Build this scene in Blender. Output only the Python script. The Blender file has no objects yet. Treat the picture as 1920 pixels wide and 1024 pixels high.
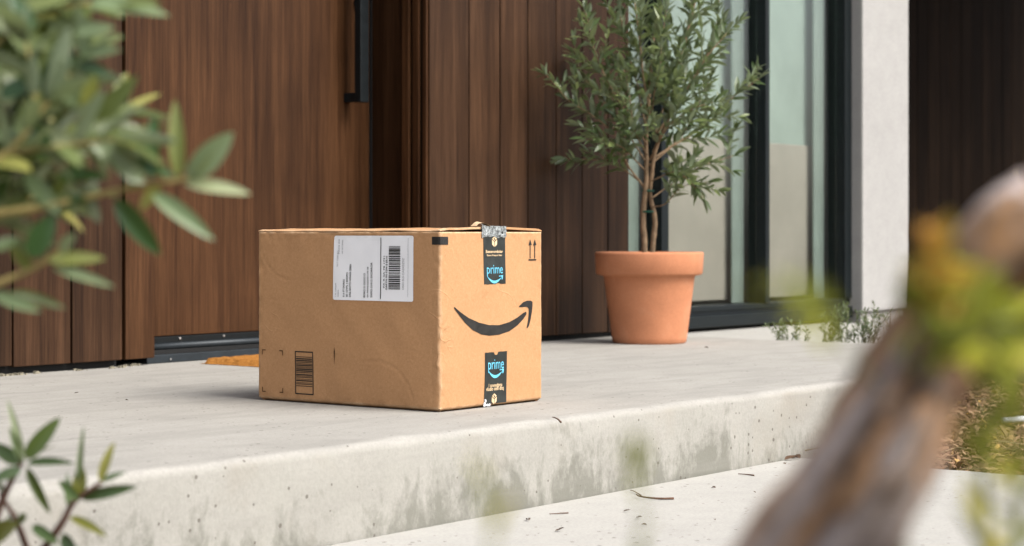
import bpy, bmesh, math, random
from mathutils import Vector, Matrix, noise
R = math.radians
random.seed(7)
scn = bpy.context.scene
COL = scn.collection

# ------------------------------------------------------------------ camera, sky, sun, exposure
FPX, HOR, TH = 3688.0, 440.0, R(37.03)          # focal length in photo pixels, horizon row, angle of the wall to the view axis
AX = Vector((math.cos(TH), math.sin(TH), 0)); RT = Vector((math.sin(TH), -math.cos(TH), 0)); UP = Vector((0, 0, 1))
CAM = Vector((-2.848, -2.316, 0.332))
cd = bpy.data.cameras.new('camera'); cam = bpy.data.objects.new('camera', cd); COL.objects.link(cam)
cam.location = CAM; cam.rotation_euler = (R(90), 0, -(R(90) - TH))
cd.sensor_width = 36; cd.lens = FPX / 1920 * 36; cd.shift_y = -(512 - HOR) / 1920
cd.clip_start = 0.02; cd.clip_end = 400
cd.dof.use_dof = True; cd.dof.focus_distance = 3.85; cd.dof.aperture_fstop = 5.8
scn.camera = cam

SUN_AZ, SUN_EL = Vector((0.16, -0.99)).normalized(), R(50)
w = bpy.data.worlds.new('World'); scn.world = w; w.use_nodes = True
nt = w.node_tree; bg = nt.nodes['Background']
sky = nt.nodes.new('ShaderNodeTexSky'); sky.sky_type = 'NISHITA'; sky.sun_disc = False
sky.sun_elevation = SUN_EL; sky.sun_rotation = math.atan2(SUN_AZ.x, SUN_AZ.y)
sky.air_density = 1.0; sky.dust_density = 4.0; sky.ozone_density = 1.0
hs = nt.nodes.new('ShaderNodeHueSaturation'); hs.inputs['Saturation'].default_value = 0.42
nt.links.new(sky.outputs[0], hs.inputs['Color']); nt.links.new(hs.outputs[0], bg.inputs[0])
bg.inputs[1].default_value = 0.15
sd = bpy.data.lights.new('sun', 'SUN'); sun = bpy.data.objects.new('sun', sd); COL.objects.link(sun)
sd.energy = 2.15; sd.angle = R(38); sd.color = (1.0, 0.962, 0.915)
tosun = Vector((SUN_AZ.x * math.cos(SUN_EL), SUN_AZ.y * math.cos(SUN_EL), math.sin(SUN_EL)))
sun.rotation_euler = tosun.to_track_quat('Z', 'Y').to_euler()
sun.location = (3, -4, 6)
vs = scn.view_settings
vs.view_transform = 'Standard'; vs.look = 'None'; vs.gamma = 1; vs.use_curve_mapping = False; vs.exposure = 0.85
scn.render.engine = 'CYCLES'
scn.cycles.use_denoising = True
try: scn.cycles.denoiser = 'OPENIMAGEDENOISE'
except Exception: pass
scn.cycles.max_bounces = 8; scn.cycles.transparent_max_bounces = 12
scn.cycles.caustics_reflective = False; scn.cycles.caustics_refractive = False

# ------------------------------------------------------------------ helpers
def at(px, py, d):                                # a point seen at photo pixel (px, py), d metres along the view axis
    return CAM + AX * d + RT * ((px - 960) / FPX * d) + UP * ((HOR - py) / FPX * d)
def lin(r, g, b):
    f = lambda c: (c / 255 / 12.92) if c <= 10.3 else ((c / 255 + 0.055) / 1.055) ** 2.4
    return (f(r), f(g), f(b), 1)
def tag(o, label=None, cat=None, group=None, kind=None):
    if label: o['label'] = label
    if cat: o['category'] = cat
    if group: o['group'] = group
    if kind: o['kind'] = kind
    return o
def empty(name, loc, label=None, cat=None, group=None):
    o = bpy.data.objects.new(name, None); o.empty_display_size = 0.05; COL.objects.link(o); o.location = Vector(loc)
    return tag(o, label, cat, group)
def wloc(o):
    v = Vector((0, 0, 0))
    while o is not None:
        v += o.location; o = o.parent
    return v
def put(name, mesh, parent=None, loc=(0, 0, 0)):
    o = bpy.data.objects.new(name, mesh); COL.objects.link(o)
    if parent is not None: o.parent = parent
    o.location = Vector(loc)
    return o

class MB:
    """collects geometry in world coordinates; build() links it as one object whose origin is its parent's (or its own) place"""
    def __init__(s): s.v = []; s.f = []
    def add(s, verts, faces):
        n = len(s.v); s.v += [Vector(p) for p in verts]; s.f += [[i + n for i in q] for q in faces]; return s
    def box(s, lo, hi, M=None):
        x0, y0, z0 = lo; x1, y1, z1 = hi
        vs_ = [Vector(p) for p in ((x0,y0,z0),(x1,y0,z0),(x1,y1,z0),(x0,y1,z0),(x0,y0,z1),(x1,y0,z1),(x1,y1,z1),(x0,y1,z1))]
        if M: vs_ = [M @ p for p in vs_]
        return s.add(vs_, ((3,2,1,0),(4,5,6,7),(0,1,5,4),(1,2,6,5),(2,3,7,6),(3,0,4,7)))
    def tube(s, pts, rad, n=7, rough=0.0, freq=30, cap=True):
        pts = [Vector(p) for p in pts]; rings = []
        up = Vector((0.31, 0.2, 0.93))
        for i, p in enumerate(pts):
            t = (pts[min(i + 1, len(pts) - 1)] - pts[max(i - 1, 0)]).normalized()
            a = t.cross(up)
            if a.length < 0.15: a = t.cross(Vector((1, 0, 0)))
            a.normalize(); b = t.cross(a)
            r = rad[i] if hasattr(rad, '__len__') else rad
            ring = []
            for k in range(n):
                ang = 2 * math.pi * k / n
                q = p + (a * math.cos(ang) + b * math.sin(ang)) * r
                if rough: q += (q - p) * rough * noise.noise(q * freq)
                ring.append(q)
            rings.append(ring)
        vs_ = [q for r_ in rings for q in r_]; fs = []
        for i in range(len(rings) - 1):
            for k in range(n):
                k2 = (k + 1) % n
                fs.append((i*n + k, i*n + k2, (i+1)*n + k2, (i+1)*n + k))
        if cap:
            fs.append(tuple(range(n - 1, -1, -1))); m = (len(rings) - 1) * n; fs.append(tuple(range(m, m + n)))
        return s.add(vs_, fs)
    def prism(s, poly, z0, z1):
        n = len(poly)
        vs_ = [(x, y, z0) for x, y in poly] + [(x, y, z1) for x, y in poly]
        fs = [tuple(range(n - 1, -1, -1)), tuple(range(n, 2 * n))] + [(i, (i+1) % n, n + (i+1) % n, n + i) for i in range(n)]
        return s.add(vs_, fs)
    def build(s, name, mat, parent=None, origin=None, bevel=0, smooth=False, seg=2):
        o0 = Vector(origin) if origin is not None else (wloc(parent) if parent is not None else Vector((0, 0, 0)))
        me = bpy.data.meshes.new(name); me.from_pydata([p - o0 for p in s.v], [], s.f); me.update()
        if bevel:
            bm = bmesh.new(); bm.from_mesh(me)
            bmesh.ops.bevel(bm, geom=[e for e in bm.edges if e.is_manifold and e.calc_face_angle(0) > 0.6], offset=bevel, segments=seg, affect='EDGES', profile=0.6)
            bm.to_mesh(me); bm.free()
        if smooth:
            for p in me.polygons: p.use_smooth = True
        me.materials.append(mat)
        o = put(name, me, parent, o0 - (wloc(parent) if parent is not None else Vector((0, 0, 0))))
        return o

def smooth_path(pts, n=6):
    pts = [Vector(p) for p in pts]; out = []
    P = [pts[0] * 2 - pts[1]] + pts + [pts[-1] * 2 - pts[-2]]
    for i in range(1, len(P) - 2):
        for k in range(n):
            t = k / n; a, b, c, d = P[i-1], P[i], P[i+1], P[i+2]
            out.append(0.5 * ((2*b) + (c - a) * t + (2*a - 5*b + 4*c - d) * t*t + (3*b - a - 3*c + d) * t**3))
    out.append(pts[-1]); return out

# ------------------------------------------------------------------ materials
class N:
    def __init__(s, name):
        s.m = bpy.data.materials.new(name); s.m.use_nodes = True; s.t = s.m.node_tree
        s.b = s.t.nodes['Principled BSDF']; s.out = s.t.nodes['Material Output']
    def n(s, typ, **kw):
        x = s.t.nodes.new('ShaderNode' + typ)
        for k, v in kw.items():
            if hasattr(x, k) and k not in ('Scale',): setattr(x, k, v)
            else: s.set(x.inputs[k.replace('_', ' ')], v)
        return x
    def set(s, sock, v):
        if isinstance(v, bpy.types.NodeSocket): s.t.links.new(v, sock)
        elif isinstance(v, bpy.types.Node): s.t.links.new(v.outputs[0], sock)
        else: sock.default_value = v
    def coord(s, scale=(1, 1, 1), rnd=True, kind='Object'):
        tc = s.n('TexCoord'); v = tc.outputs[kind]
        if rnd:
            oi = s.n('ObjectInfo'); k = s.n('VectorMath', operation='SCALE'); k.inputs[0].default_value = (37, 19, 23)
            s.set(k.inputs['Scale'], oi.outputs['Random'])
            a = s.n('VectorMath', operation='ADD'); s.set(a.inputs[0], v); s.set(a.inputs[1], k); v = a.outputs[0]
        m = s.n('Mapping'); s.set(m.inputs[0], v); m.inputs['Scale'].default_value = scale
        return m.outputs[0]
    def noise(s, vec, scale, detail=5, rough=0.55, dist=0.0):
        x = s.n('TexNoise'); s.set(x.inputs['Vector'], vec); x.inputs['Scale'].default_value = scale
        x.inputs['Detail'].default_value = detail; x.inputs['Roughness'].default_value = rough; x.inputs['Distortion'].default_value = dist
        return x.outputs['Fac']
    def ramp(s, fac, stops, interp='LINEAR'):
        x = s.n('ValToRGB'); s.set(x.inputs[0], fac); cr = x.color_ramp; cr.interpolation = interp
        while len(cr.elements) < len(stops): cr.elements.new(0.5)
        for e, (p, c) in zip(cr.elements, stops):
            e.position = p; e.color = c if hasattr(c, '__len__') else (c, c, c, 1)
        return x.outputs[0]
    def mix(s, fac, a, b, blend='MIX'):
        x = s.n('Mix', data_type='RGBA', blend_type=blend)
        s.set(x.inputs[0], fac); s.set(x.inputs[6], a); s.set(x.inputs[7], b); return x.outputs[2]
    def math(s, op, a, b=0.0, clamp=False):
        x = s.n('Math', operation=op); x.use_clamp = clamp; s.set(x.inputs[0], a); s.set(x.inputs[1], b); return x.outputs[0]
    def bump(s, h, strength=0.3, dist=0.002, prev=None):
        x = s.n('Bump'); s.set(x.inputs['Height'], h); x.inputs['Strength'].default_value = strength; x.inputs['Distance'].default_value = dist
        if prev is not None: s.set(x.inputs['Normal'], prev)
        return x.outputs[0]
    def fin(s, color=None, rough=None, normal=None, spec=None, metal=None):
        if color is not None: s.set(s.b.inputs['Base Color'], color)
        if rough is not None: s.set(s.b.inputs['Roughness'], rough)
        if normal is not None: s.set(s.b.inputs['Normal'], normal)
        if spec is not None: s.b.inputs['Specular IOR Level'].default_value = spec
        if metal is not None: s.b.inputs['Metallic'].default_value = metal
        return s.m
def scale_c(c, k): return (c[0] * k, c[1] * k, c[2] * k, 1)

def wood(name, dark, mid, light, var=0.35, rough=0.5, spec=0.13):
    m = N(name); v = m.coord((1, 1, 1))
    st = m.n('Mapping'); m.set(st.inputs[0], v); st.inputs['Scale'].default_value = (16, 16, 0.55)
    big = m.noise(st.outputs[0], 1.3, 4, 0.6, 0.6)
    st2 = m.n('Mapping'); m.set(st2.inputs[0], v); st2.inputs['Scale'].default_value = (150, 150, 3.2)
    fine = m.noise(st2.outputs[0], 1.6, 6, 0.72, 0.15)
    pores = m.ramp(m.noise(st2.outputs[0], 5.5, 3, 0.8), [(0.52, 1.0), (0.68, 0.0)])
    st3 = m.n('Mapping'); m.set(st3.inputs[0], v); st3.inputs['Scale'].default_value = (62, 62, 1.3)
    midn = m.noise(st3.outputs[0], 1.4, 4, 0.65, 0.25)
    c = m.ramp(m.math('ADD', m.math('ADD', m.math('MULTIPLY', big, 0.40), m.math('MULTIPLY', midn, 0.22)), m.math('MULTIPLY', fine, 0.42)), [(0.37, dark), (0.52, mid), (0.68, light)])
    c = m.mix(m.math('MULTIPLY', m.math('SUBTRACT', 1.0, pores), 0.35), c, scale_c(dark, 0.55))
    oi = m.n('ObjectInfo'); k = m.math('ADD', m.math('MULTIPLY', oi.outputs['Random'], var), 1 - var * 0.5)
    wx = m.noise(v, 2.2, 3, 0.6); k = m.math('MULTIPLY', k, m.math('ADD', m.math('MULTIPLY', wx, 1.0), 0.5))
    hsv = m.n('HueSaturation'); m.set(hsv.inputs['Color'], c); m.set(hsv.inputs['Value'], k)
    wear = m.ramp(m.noise(v, 26, 6, 0.75), [(0.66, 0.0), (0.78, 0.5)])
    c2 = m.mix(wear, hsv.outputs[0], scale_c(light, 1.25))
    r = m.math('ADD', m.math('MULTIPLY', fine, 0.3), rough - 0.15)
    return m.fin(c2, r, m.bump(fine, 0.35, 0.0012), spec=spec)

W_D, W_M, W_L = (0.017, 0.0070, 0.0030, 1), (0.051, 0.0222, 0.0092, 1), (0.100, 0.046, 0.0195, 1)
M_DOOR = wood('stained door wood', scale_c(W_D, 1.15), scale_c(W_M, 1.02), scale_c(W_L, 0.95), 0.1, 0.42)
M_PLANK = wood('weathered cladding wood', (0.013, 0.0058, 0.0028, 1), (0.036, 0.0168, 0.0078, 1), (0.076, 0.038, 0.0190, 1), 0.6, 0.55)
M_BATTEN = wood('trim wood', W_D, W_M, W_L, 0.2, 0.45)
M_JAMB = wood('dark door frame wood', scale_c(W_D, 0.6), scale_c(W_M, 0.6), scale_c(W_L, 0.6), 0.2, 0.5)
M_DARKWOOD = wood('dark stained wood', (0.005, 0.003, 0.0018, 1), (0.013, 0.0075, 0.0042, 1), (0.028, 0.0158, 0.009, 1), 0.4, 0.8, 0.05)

def concrete(name, base, tint, stain=False, pits=True):
    m = N(name); v = m.coord((1, 1, 1), rnd=False)
    a = m.noise(v, 1.7, 6, 0.6, 0.4); b = m.noise(v, 14, 6, 0.65); f = m.noise(v, 160, 4, 0.7); g = m.noise(v, 620, 2, 0.6)
    c = m.ramp(a, [(0.32, scale_c(base, 0.86)), (0.5, base), (0.68, tint)])
    c = m.mix(0.55, c, m.ramp(b, [(0.3, scale_c(base, 0.78)), (0.55, base), (0.75, scale_c(base, 1.12))]))
    c = m.mix(0.4, c, m.ramp(f, [(0.3, scale_c(base, 0.62)), (0.55, base), (0.8, scale_c(base, 1.25))]))
    h = m.math('ADD', m.math('MULTIPLY', f, 0.6), m.math('MULTIPLY', g, 0.4))
    if stain:
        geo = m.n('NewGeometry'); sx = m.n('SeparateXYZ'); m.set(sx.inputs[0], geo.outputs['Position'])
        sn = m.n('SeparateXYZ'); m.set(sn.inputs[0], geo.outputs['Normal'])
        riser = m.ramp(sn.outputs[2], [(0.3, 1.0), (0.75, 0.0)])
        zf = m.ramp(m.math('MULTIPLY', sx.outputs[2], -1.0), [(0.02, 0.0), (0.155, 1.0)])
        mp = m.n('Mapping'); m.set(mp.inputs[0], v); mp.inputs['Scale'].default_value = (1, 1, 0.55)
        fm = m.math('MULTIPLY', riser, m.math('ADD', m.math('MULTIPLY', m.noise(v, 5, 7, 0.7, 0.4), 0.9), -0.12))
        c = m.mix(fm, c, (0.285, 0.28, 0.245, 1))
        s1 = m.noise(mp.outputs[0], 7.5, 9, 0.74, 0.5); s2 = m.noise(mp.outputs[0], 2.3, 3, 0.5, 0.3)
        s3 = m.noise(mp.outputs[0], 46, 4, 0.7)
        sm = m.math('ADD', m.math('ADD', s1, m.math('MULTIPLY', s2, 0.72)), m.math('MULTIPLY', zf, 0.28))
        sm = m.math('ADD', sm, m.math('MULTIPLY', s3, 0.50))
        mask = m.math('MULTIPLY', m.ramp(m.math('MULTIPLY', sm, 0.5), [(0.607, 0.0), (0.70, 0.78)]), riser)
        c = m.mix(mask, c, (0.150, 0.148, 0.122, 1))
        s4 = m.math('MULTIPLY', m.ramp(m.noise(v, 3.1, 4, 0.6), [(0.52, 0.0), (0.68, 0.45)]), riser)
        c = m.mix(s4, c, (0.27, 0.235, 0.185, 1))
        lay = m.n('Mapping'); m.set(lay.inputs[0], v); lay.inputs['Scale'].default_value = (0.6, 1, 9)
        c = m.mix(m.math('MULTIPLY', m.ramp(m.noise(lay.outputs[0], 4, 4, 0.6), [(0.5, 0.0), (0.7, 0.35)]), riser), c, scale_c(base, 0.8))
        # trowelled sweeps on the top
        tr = m.n('Mapping'); m.set(tr.inputs[0], v); tr.inputs['Scale'].default_value = (2.2, 9, 1); tr.inputs['Rotation'].default_value = (0, 0, 0.18)
        sweep = m.math('MULTIPLY', m.ramp(m.noise(tr.outputs[0], 1.3, 5, 0.6, 0.7), [(0.46, 0.0), (0.70, 0.7)]), m.math('SUBTRACT', 1.0, riser))
        c = m.mix(sweep, c, scale_c(base, 0.74))
        ag = m.n('Mapping'); m.set(ag.inputs[0], v); ag.inputs['Scale'].default_value = (1, 1, 1)
        h = m.math('ADD', h, m.math('MULTIPLY', m.noise(v, 38, 5, 0.7), 1.1))
    if pits:
        vo = m.n('TexVoronoi'); m.set(vo.inputs['Vector'], v); vo.inputs['Scale'].default_value = 52; vo.inputs['Randomness'].default_value = 1
        sel = m.ramp(m.noise(v, 5.5, 3, 0.6), [(0.40, 0.06), (0.62, 0.2)])
        pit = m.math('LESS_THAN', vo.outputs['Distance'], sel)
        rs = m.n('SeparateColor'); m.set(rs.inputs[0], vo.outputs['Color'])
        pit = m.math('MULTIPLY', pit, m.math('GREATER_THAN', rs.outputs[0], 0.55))
        c = m.mix(m.math('MULTIPLY', pit, 0.75), c, (0.10, 0.085, 0.07, 1))
        h = m.math('SUBTRACT', h, m.math('MULTIPLY', pit, 1.5))
    return m.fin(c, 0.85, m.bump(h, 0.45, 0.0018), spec=0.25)
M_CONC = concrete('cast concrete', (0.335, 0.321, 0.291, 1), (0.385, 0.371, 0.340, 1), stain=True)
M_CONC2 = concrete('slab concrete', (0.385, 0.372, 0.342, 1), (0.43, 0.417, 0.386, 1), stain=False)
M_STUCCO = concrete('pale stucco', (0.385, 0.374, 0.357, 1), (0.425, 0.414, 0.396, 1), pits=False)

def simple(name, col, rough=0.6, spec=0.4, metal=0.0, ns=40, nv=0.25, bump=0.15, bs=180):
    m = N(name); v = m.coord((1, 1, 1))
    a = m.noise(v, ns, 5, 0.65); c = m.ramp(a, [(0.3, scale_c(col, 1 - nv)), (0.7, scale_c(col, 1 + nv))])
    return m.fin(c, m.math('ADD', m.math('MULTIPLY', a, 0.2), rough - 0.1), m.bump(m.noise(v, bs, 3, 0.6), bump, 0.001), spec, metal)
M_BLACK = simple('black powder coated metal', (0.004, 0.006, 0.007, 1), 0.45, 0.25)
M_BLACKP = simple('dark window frame metal', (0.0045, 0.0075, 0.0085, 1), 0.5, 0.22)
M_ALU = simple('dark anodised threshold', (0.018, 0.024, 0.029, 1), 0.45, 0.4, 0.2)
M_GASKET = simple('black rubber gasket', (0.006, 0.006, 0.006, 1), 0.8)
M_STEEL = simple('bright screw steel', (0.6, 0.6, 0.6, 1), 0.3, 0.5, 0.8)
M_SOIL = simple('dark garden soil', (0.050, 0.034, 0.022, 1), 0.95, 0.1, 0, 30, 0.55, 0.9, 60)
M_REFLGREEN = simple('pale green grey reflection tone', (0.27, 0.315, 0.285, 1), 0.9, 0.1, 0, 3, 0.12, 0.1, 300)  # pale green outdoor reflection put into a sheet's colour
M_REFLEDGE = simple('pale pane edge reflection tone', (0.255, 0.295, 0.27, 1), 0.9, 0.1, 0, 8, 0.08, 0.1, 300)  # pale reflection of the sash edges, put into the colour
M_REFLBEIGE = simple('beige reflection tone', (0.31, 0.27, 0.235, 1), 0.85, 0.15, 0, 3, 0.1, 0.1, 200)  # beige lower band of the glass reflection, put into the colour
M_TIE = simple('green plant tie', (0.004, 0.085, 0.05, 1), 0.5)
M_WHITE = simple('white plastic pipe', (0.72, 0.74, 0.76, 1), 0.4)
M_CRUMB = simple('dirty mortar crumbs', (0.22, 0.20, 0.15, 1), 0.95, 0.1, 0, 90, 0.6)
M_TWIG = simple('dry twig bark', (0.11, 0.06, 0.038, 1), 0.8, 0.2, 0, 60, 0.5, 0.6, 200)
M_DRYLEAF = simple('dry brown leaf', (0.09, 0.05, 0.028, 1), 0.7, 0.3, 0, 60, 0.5, 0.4, 120)

def glass():
    m = N('tinted window glass'); t = m.t
    tr = m.n('BsdfTransparent'); tr.inputs[0].default_value = (0.93, 0.955, 0.94, 1)
    gl = m.n('BsdfGlossy'); gl.inputs['Roughness'].default_value = 0.01; gl.inputs[0].default_value = (0.95, 1, 0.98, 1)
    lw = m.n('LayerWeight'); lw.inputs[0].default_value = 0.5
    fr = m.math('ADD', m.math('MULTIPLY', m.math('POWER', lw.outputs['Facing'], 5.0), 0.96), 0.04)
    mx = m.n('MixShader'); m.set(mx.inputs[0], fr); m.set(mx.inputs[1], tr.outputs[0]); m.set(mx.inputs[2], gl.outputs[0])
    t.links.new(mx.outputs[0], m.out.inputs[0]); return m.m
M_GLASS = glass()

def cardboard():
    m = N('kraft cardboard'); v = m.coord((1, 1, 1), rnd=False)
    a = m.noise(v, 5, 4, 0.6); fib = m.noise(v, 190, 5, 0.72, 0.8); sp = m.noise(v, 420, 3, 0.7)
    base, dk, lt = (0.455, 0.248, 0.118, 1), (0.375, 0.195, 0.086, 1), (0.56, 0.328, 0.17, 1)
    c = m.ramp(a, [(0.3, scale_c(base, 0.94)), (0.7, scale_c(base, 1.05))])
    c = m.mix(0.5, c, m.ramp(fib, [(0.32, dk), (0.5, base), (0.72, lt)]))
    c = m.mix(m.ramp(sp, [(0.66, 0.0), (0.74, 0.45)]), c, (0.26, 0.13, 0.05, 1))
    c = m.mix(m.ramp(m.noise(v, 17, 3, 0.6), [(0.66, 0.0), (0.8, 0.28)]), c, (0.30, 0.155, 0.06, 1))
    ge = m.n('NewGeometry'); wear = m.math('MULTIPLY', m.ramp(ge.outputs['Pointiness'], [(0.515, 0.0), (0.56, 1.0)]), m.ramp(m.noise(v, 60, 4, 0.7), [(0.35, 0.1), (0.65, 0.8)]))
    c = m.mix(wear, c, (0.64, 0.44, 0.27, 1))
    cr = m.noise(v, 9, 2, 0.5, 1.2)
    crease = m.ramp(cr, [(0.485, 0.0), (0.5, 1.0), (0.515, 0.0)])
    crm = m.math('MULTIPLY', crease, m.ramp(m.noise(v, 7, 2, 0.5), [(0.55, 0.0), (0.66, 1.0)]))
    h = m.math('ADD', m.math('MULTIPLY', fib, 0.35), m.math('MULTIPLY', crm, 1.3))
    h = m.math('ADD', h, m.math('MULTIPLY', m.noise(v, 24, 3, 0.5), 1.1))
    return m.fin(c, 0.72, m.bump(h, 0.35, 0.0016), spec=0.25)
M_CARD = cardboard()
M_CARDEDGE = simple('torn cardboard edge', (0.56, 0.40, 0.25, 1), 0.9, 0.1, 0, 300, 0.3, 0.5, 500)
M_INK = simple('black print ink', (0.020, 0.018, 0.016, 1), 0.6, 0.3, 0, 60, 0.35, 0.1)
M_INKG = simple('grey print ink', (0.22, 0.22, 0.23, 1), 0.6)
M_INKB = simple('brown faded ink', (0.10, 0.05, 0.02, 1), 0.7, 0.2, 0, 200, 0.5)
M_TAPE = simple('black printed tape', (0.022, 0.026, 0.024, 1), 0.33, 0.5, 0, 50, 0.3, 0.25, 90)
M_CYAN = simple('light blue tape print', (0.14, 0.52, 0.70, 1), 0.45)
M_TAN = simple('tan tape print', (0.68, 0.50, 0.30, 1), 0.5)
M_PAPER = simple('white label paper', (0.88, 0.88, 0.90, 1), 0.55, 0.3, 0, 6, 0.02, 0.05)
M_GLARE = simple('crumpled tape painted glare', (0.22, 0.235, 0.235, 1), 0.2, 0.7, 0.0, 170, 0.95, 0.7, 200)  # silvery glare painted as bright and dark mottling

def terracotta():
    m = N('terracotta'); v = m.coord((1, 1, 1), rnd=False)
    a = m.noise(v, 9, 6, 0.65, 0.4); f = m.noise(v, 260, 3, 0.7); b = m.noise(v, 4, 4, 0.6, 0.8)
    base = (0.54, 0.225, 0.115, 1)
    c = m.ramp(a, [(0.3, scale_c(base, 0.82)), (0.55, base), (0.75, (0.60, 0.29, 0.165, 1))])
    c = m.mix(m.ramp(b, [(0.52, 0.0), (0.75, 0.4)]), c, (0.64, 0.40, 0.28, 1))
    c = m.mix(0.3, c, m.ramp(f, [(0.3, scale_c(base, 0.6)), (0.6, base), (0.8, (0.62, 0.34, 0.22, 1))]))
    return m.fin(c, 0.85, m.bump(f, 0.3, 0.0012), spec=0.2)
M_TERRA = terracotta()

def mat_coir():
    m = N('coir mat fibre'); v = m.coord((1, 1, 1)); f = m.noise(v, 120, 5, 0.8, 1.0)
    c = m.ramp(f, [(0.3, (0.20, 0.075, 0.014, 1)), (0.55, (0.46, 0.20, 0.045, 1)), (0.75, (0.58, 0.30, 0.09, 1))])
    return m.fin(c, 0.95, m.bump(f, 0.9, 0.006), spec=0.1)
M_COIR = mat_coir()

def leafmat(name, stops, under, rough=0.38, trans=0.25, spec=0.5):
    m = N(name); oi = m.n('ObjectInfo'); ge = m.n('NewGeometry')
    rnd = m.math('FRACT', m.math('ADD', oi.outputs['Random'], ge.outputs['Random Per Island']))
    c = m.ramp(rnd, stops)
    v = m.coord((1, 1, 1)); nz = m.noise(v, 3, 3, 0.6)
    c = m.mix(m.math('MULTIPLY', nz, 0.35), c, scale_c(stops[-1][1], 0.7))
    c = m.mix(m.math('MULTIPLY', ge.outputs['Backfacing'], 0.8), c, under)
    m.fin(c, rough, None, spec)
    tl = m.n('BsdfTranslucent'); m.set(tl.inputs[0], m.mix(0.5, c, (0.25, 0.32, 0.05, 1)))
    mx = m.n('MixShader'); mx.inputs[0].default_value = trans; m.set(mx.inputs[1], m.b.outputs[0]); m.set(mx.inputs[2], tl.outputs[0])
    m.t.links.new(mx.outputs[0], m.out.inputs[0]); return m.m
M_OLIVE = leafmat('olive leaf', [(0.0, (0.028, 0.052, 0.020, 1)), (0.4, (0.056, 0.098, 0.036, 1)), (0.75, (0.105, 0.155, 0.066, 1)), (1.0, (0.21, 0.26, 0.085, 1))], (0.22, 0.27, 0.17, 1), 0.36, 0.25, 0.5)
M_SHRUB = leafmat('shrub leaf', [(0.0, (0.024, 0.055, 0.018, 1)), (0.4, (0.062, 0.112, 0.034, 1)), (0.7, (0.15, 0.21, 0.085, 1)), (0.9, (0.20, 0.24, 0.06, 1)), (1.0, (0.48, 0.42, 0.12, 1))], (0.30, 0.37, 0.26, 1), 0.27, 0.28)
M_SEED = leafmat('low plant leaf', [(0.0, (0.026, 0.066, 0.028, 1)), (0.6, (0.06, 0.115, 0.03, 1)), (1.0, (0.17, 0.16, 0.02, 1))], (0.14, 0.19, 0.12, 1), 0.32, 0.2)
M_LIME = leafmat('yellow green leaf', [(0.0, (0.14, 0.20, 0.010, 1)), (0.5, (0.30, 0.33, 0.016, 1)), (0.85, (0.46, 0.44, 0.03, 1)), (1.0, (0.55, 0.42, 0.05, 1))], (0.25, 0.28, 0.06, 1), 0.4, 0.35)
M_ORANGE = leafmat('orange leaf', [(0.0, (0.42, 0.17, 0.02, 1)), (1.0, (0.58, 0.30, 0.05, 1))], (0.5, 0.28, 0.06, 1), 0.5, 0.35)
M_WEED = leafmat('weed leaf', [(0.0, (0.05, 0.08, 0.035, 1)), (1.0, (0.13, 0.17, 0.08, 1))], (0.15, 0.19, 0.11, 1), 0.6, 0.2)
M_STRAW = leafmat('dry straw', [(0.0, (0.24, 0.17, 0.09, 1)), (1.0, (0.42, 0.32, 0.18, 1))], (0.36, 0.28, 0.16, 1), 0.6, 0.2)
M_STEM = simple('olive stem bark', (0.28, 0.19, 0.115, 1), 0.8, 0.2, 0, 50, 0.4, 0.6, 150)
M_TWIGG = simple('green twig', (0.17, 0.19, 0.09, 1), 0.6, 0.3, 0, 50, 0.3)
M_YSTEM = simple('yellowish shrub stem', (0.34, 0.27, 0.10, 1), 0.6, 0.3, 0, 60, 0.3)
M_BROWNSTEM = simple('brown shrub stem', (0.085, 0.045, 0.032, 1), 0.8, 0.2, 0, 60, 0.4, 0.5)

def bark():
    m = N('gnarled weathered bark'); v = m.coord((1, 1, 1), rnd=False)
    D = (at(1865, 410, .74) - at(1430, 1040, .74)).normalized()
    m0 = m.n('Mapping'); m.set(m0.inputs[0], v); m0.inputs['Rotation'].default_value = D.rotation_difference(UP).to_euler()
    mp = m.n('Mapping'); m.set(mp.inputs[0], m0.outputs[0]); mp.inputs['Scale'].default_value = (34, 34, 5)
    a = m.noise(mp.outputs[0], 1.0, 5, 0.62, 0.9); b = m.noise(v, 150, 5, 0.7)
    c = m.ramp(a, [(0.38, (0.018, 0.011, 0.007, 1)), (0.44, (0.17, 0.072, 0.020, 1)), (0.49, (0.40, 0.20, 0.07, 1)), (0.54, (0.20, 0.16, 0.145, 1)), (0.66, (0.54, 0.46, 0.44, 1))])
    c = m.mix(0.3, c, m.ramp(b, [(0.3, (0.05, 0.03, 0.02, 1)), (0.7, (0.45, 0.37, 0.31, 1))]))
    return m.fin(c, 0.85, m.bump(m.math('ADD', a, m.math('MULTIPLY', b, 0.4)), 0.8, 0.006), spec=0.15)
M_BARK = bark()

def chipmat():
    m = N('bark mulch chip'); ge = m.n('NewGeometry'); v = m.coord((1, 1, 1), rnd=False)
    c = m.ramp(ge.outputs['Random Per Island'], [(0.0, (0.05, 0.026, 0.014, 1)), (0.35, (0.14, 0.075, 0.04, 1)), (0.7, (0.32, 0.19, 0.11, 1)), (0.9, (0.52, 0.35, 0.21, 1)), (1.0, (0.50, 0.30, 0.06, 1))])
    c = m.mix(0.3, c, m.ramp(m.noise(v, 140, 4, 0.7), [(0.3, (0.05, 0.03, 0.018, 1)), (0.7, (0.32, 0.2, 0.12, 1))]))
    return m.fin(c, 0.85, None, spec=0.15)
M_CHIP = chipmat()

# ------------------------------------------------------------------ ground, porch, step slab
g = MB(); g.add([(-60, -60, -0.2), (60, -60, -0.2), (60, 60, -0.2), (-60, 60, -0.2)], [(0, 1, 2, 3)])
tag(g.build('ground', M_SOIL), kind='structure')

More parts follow.
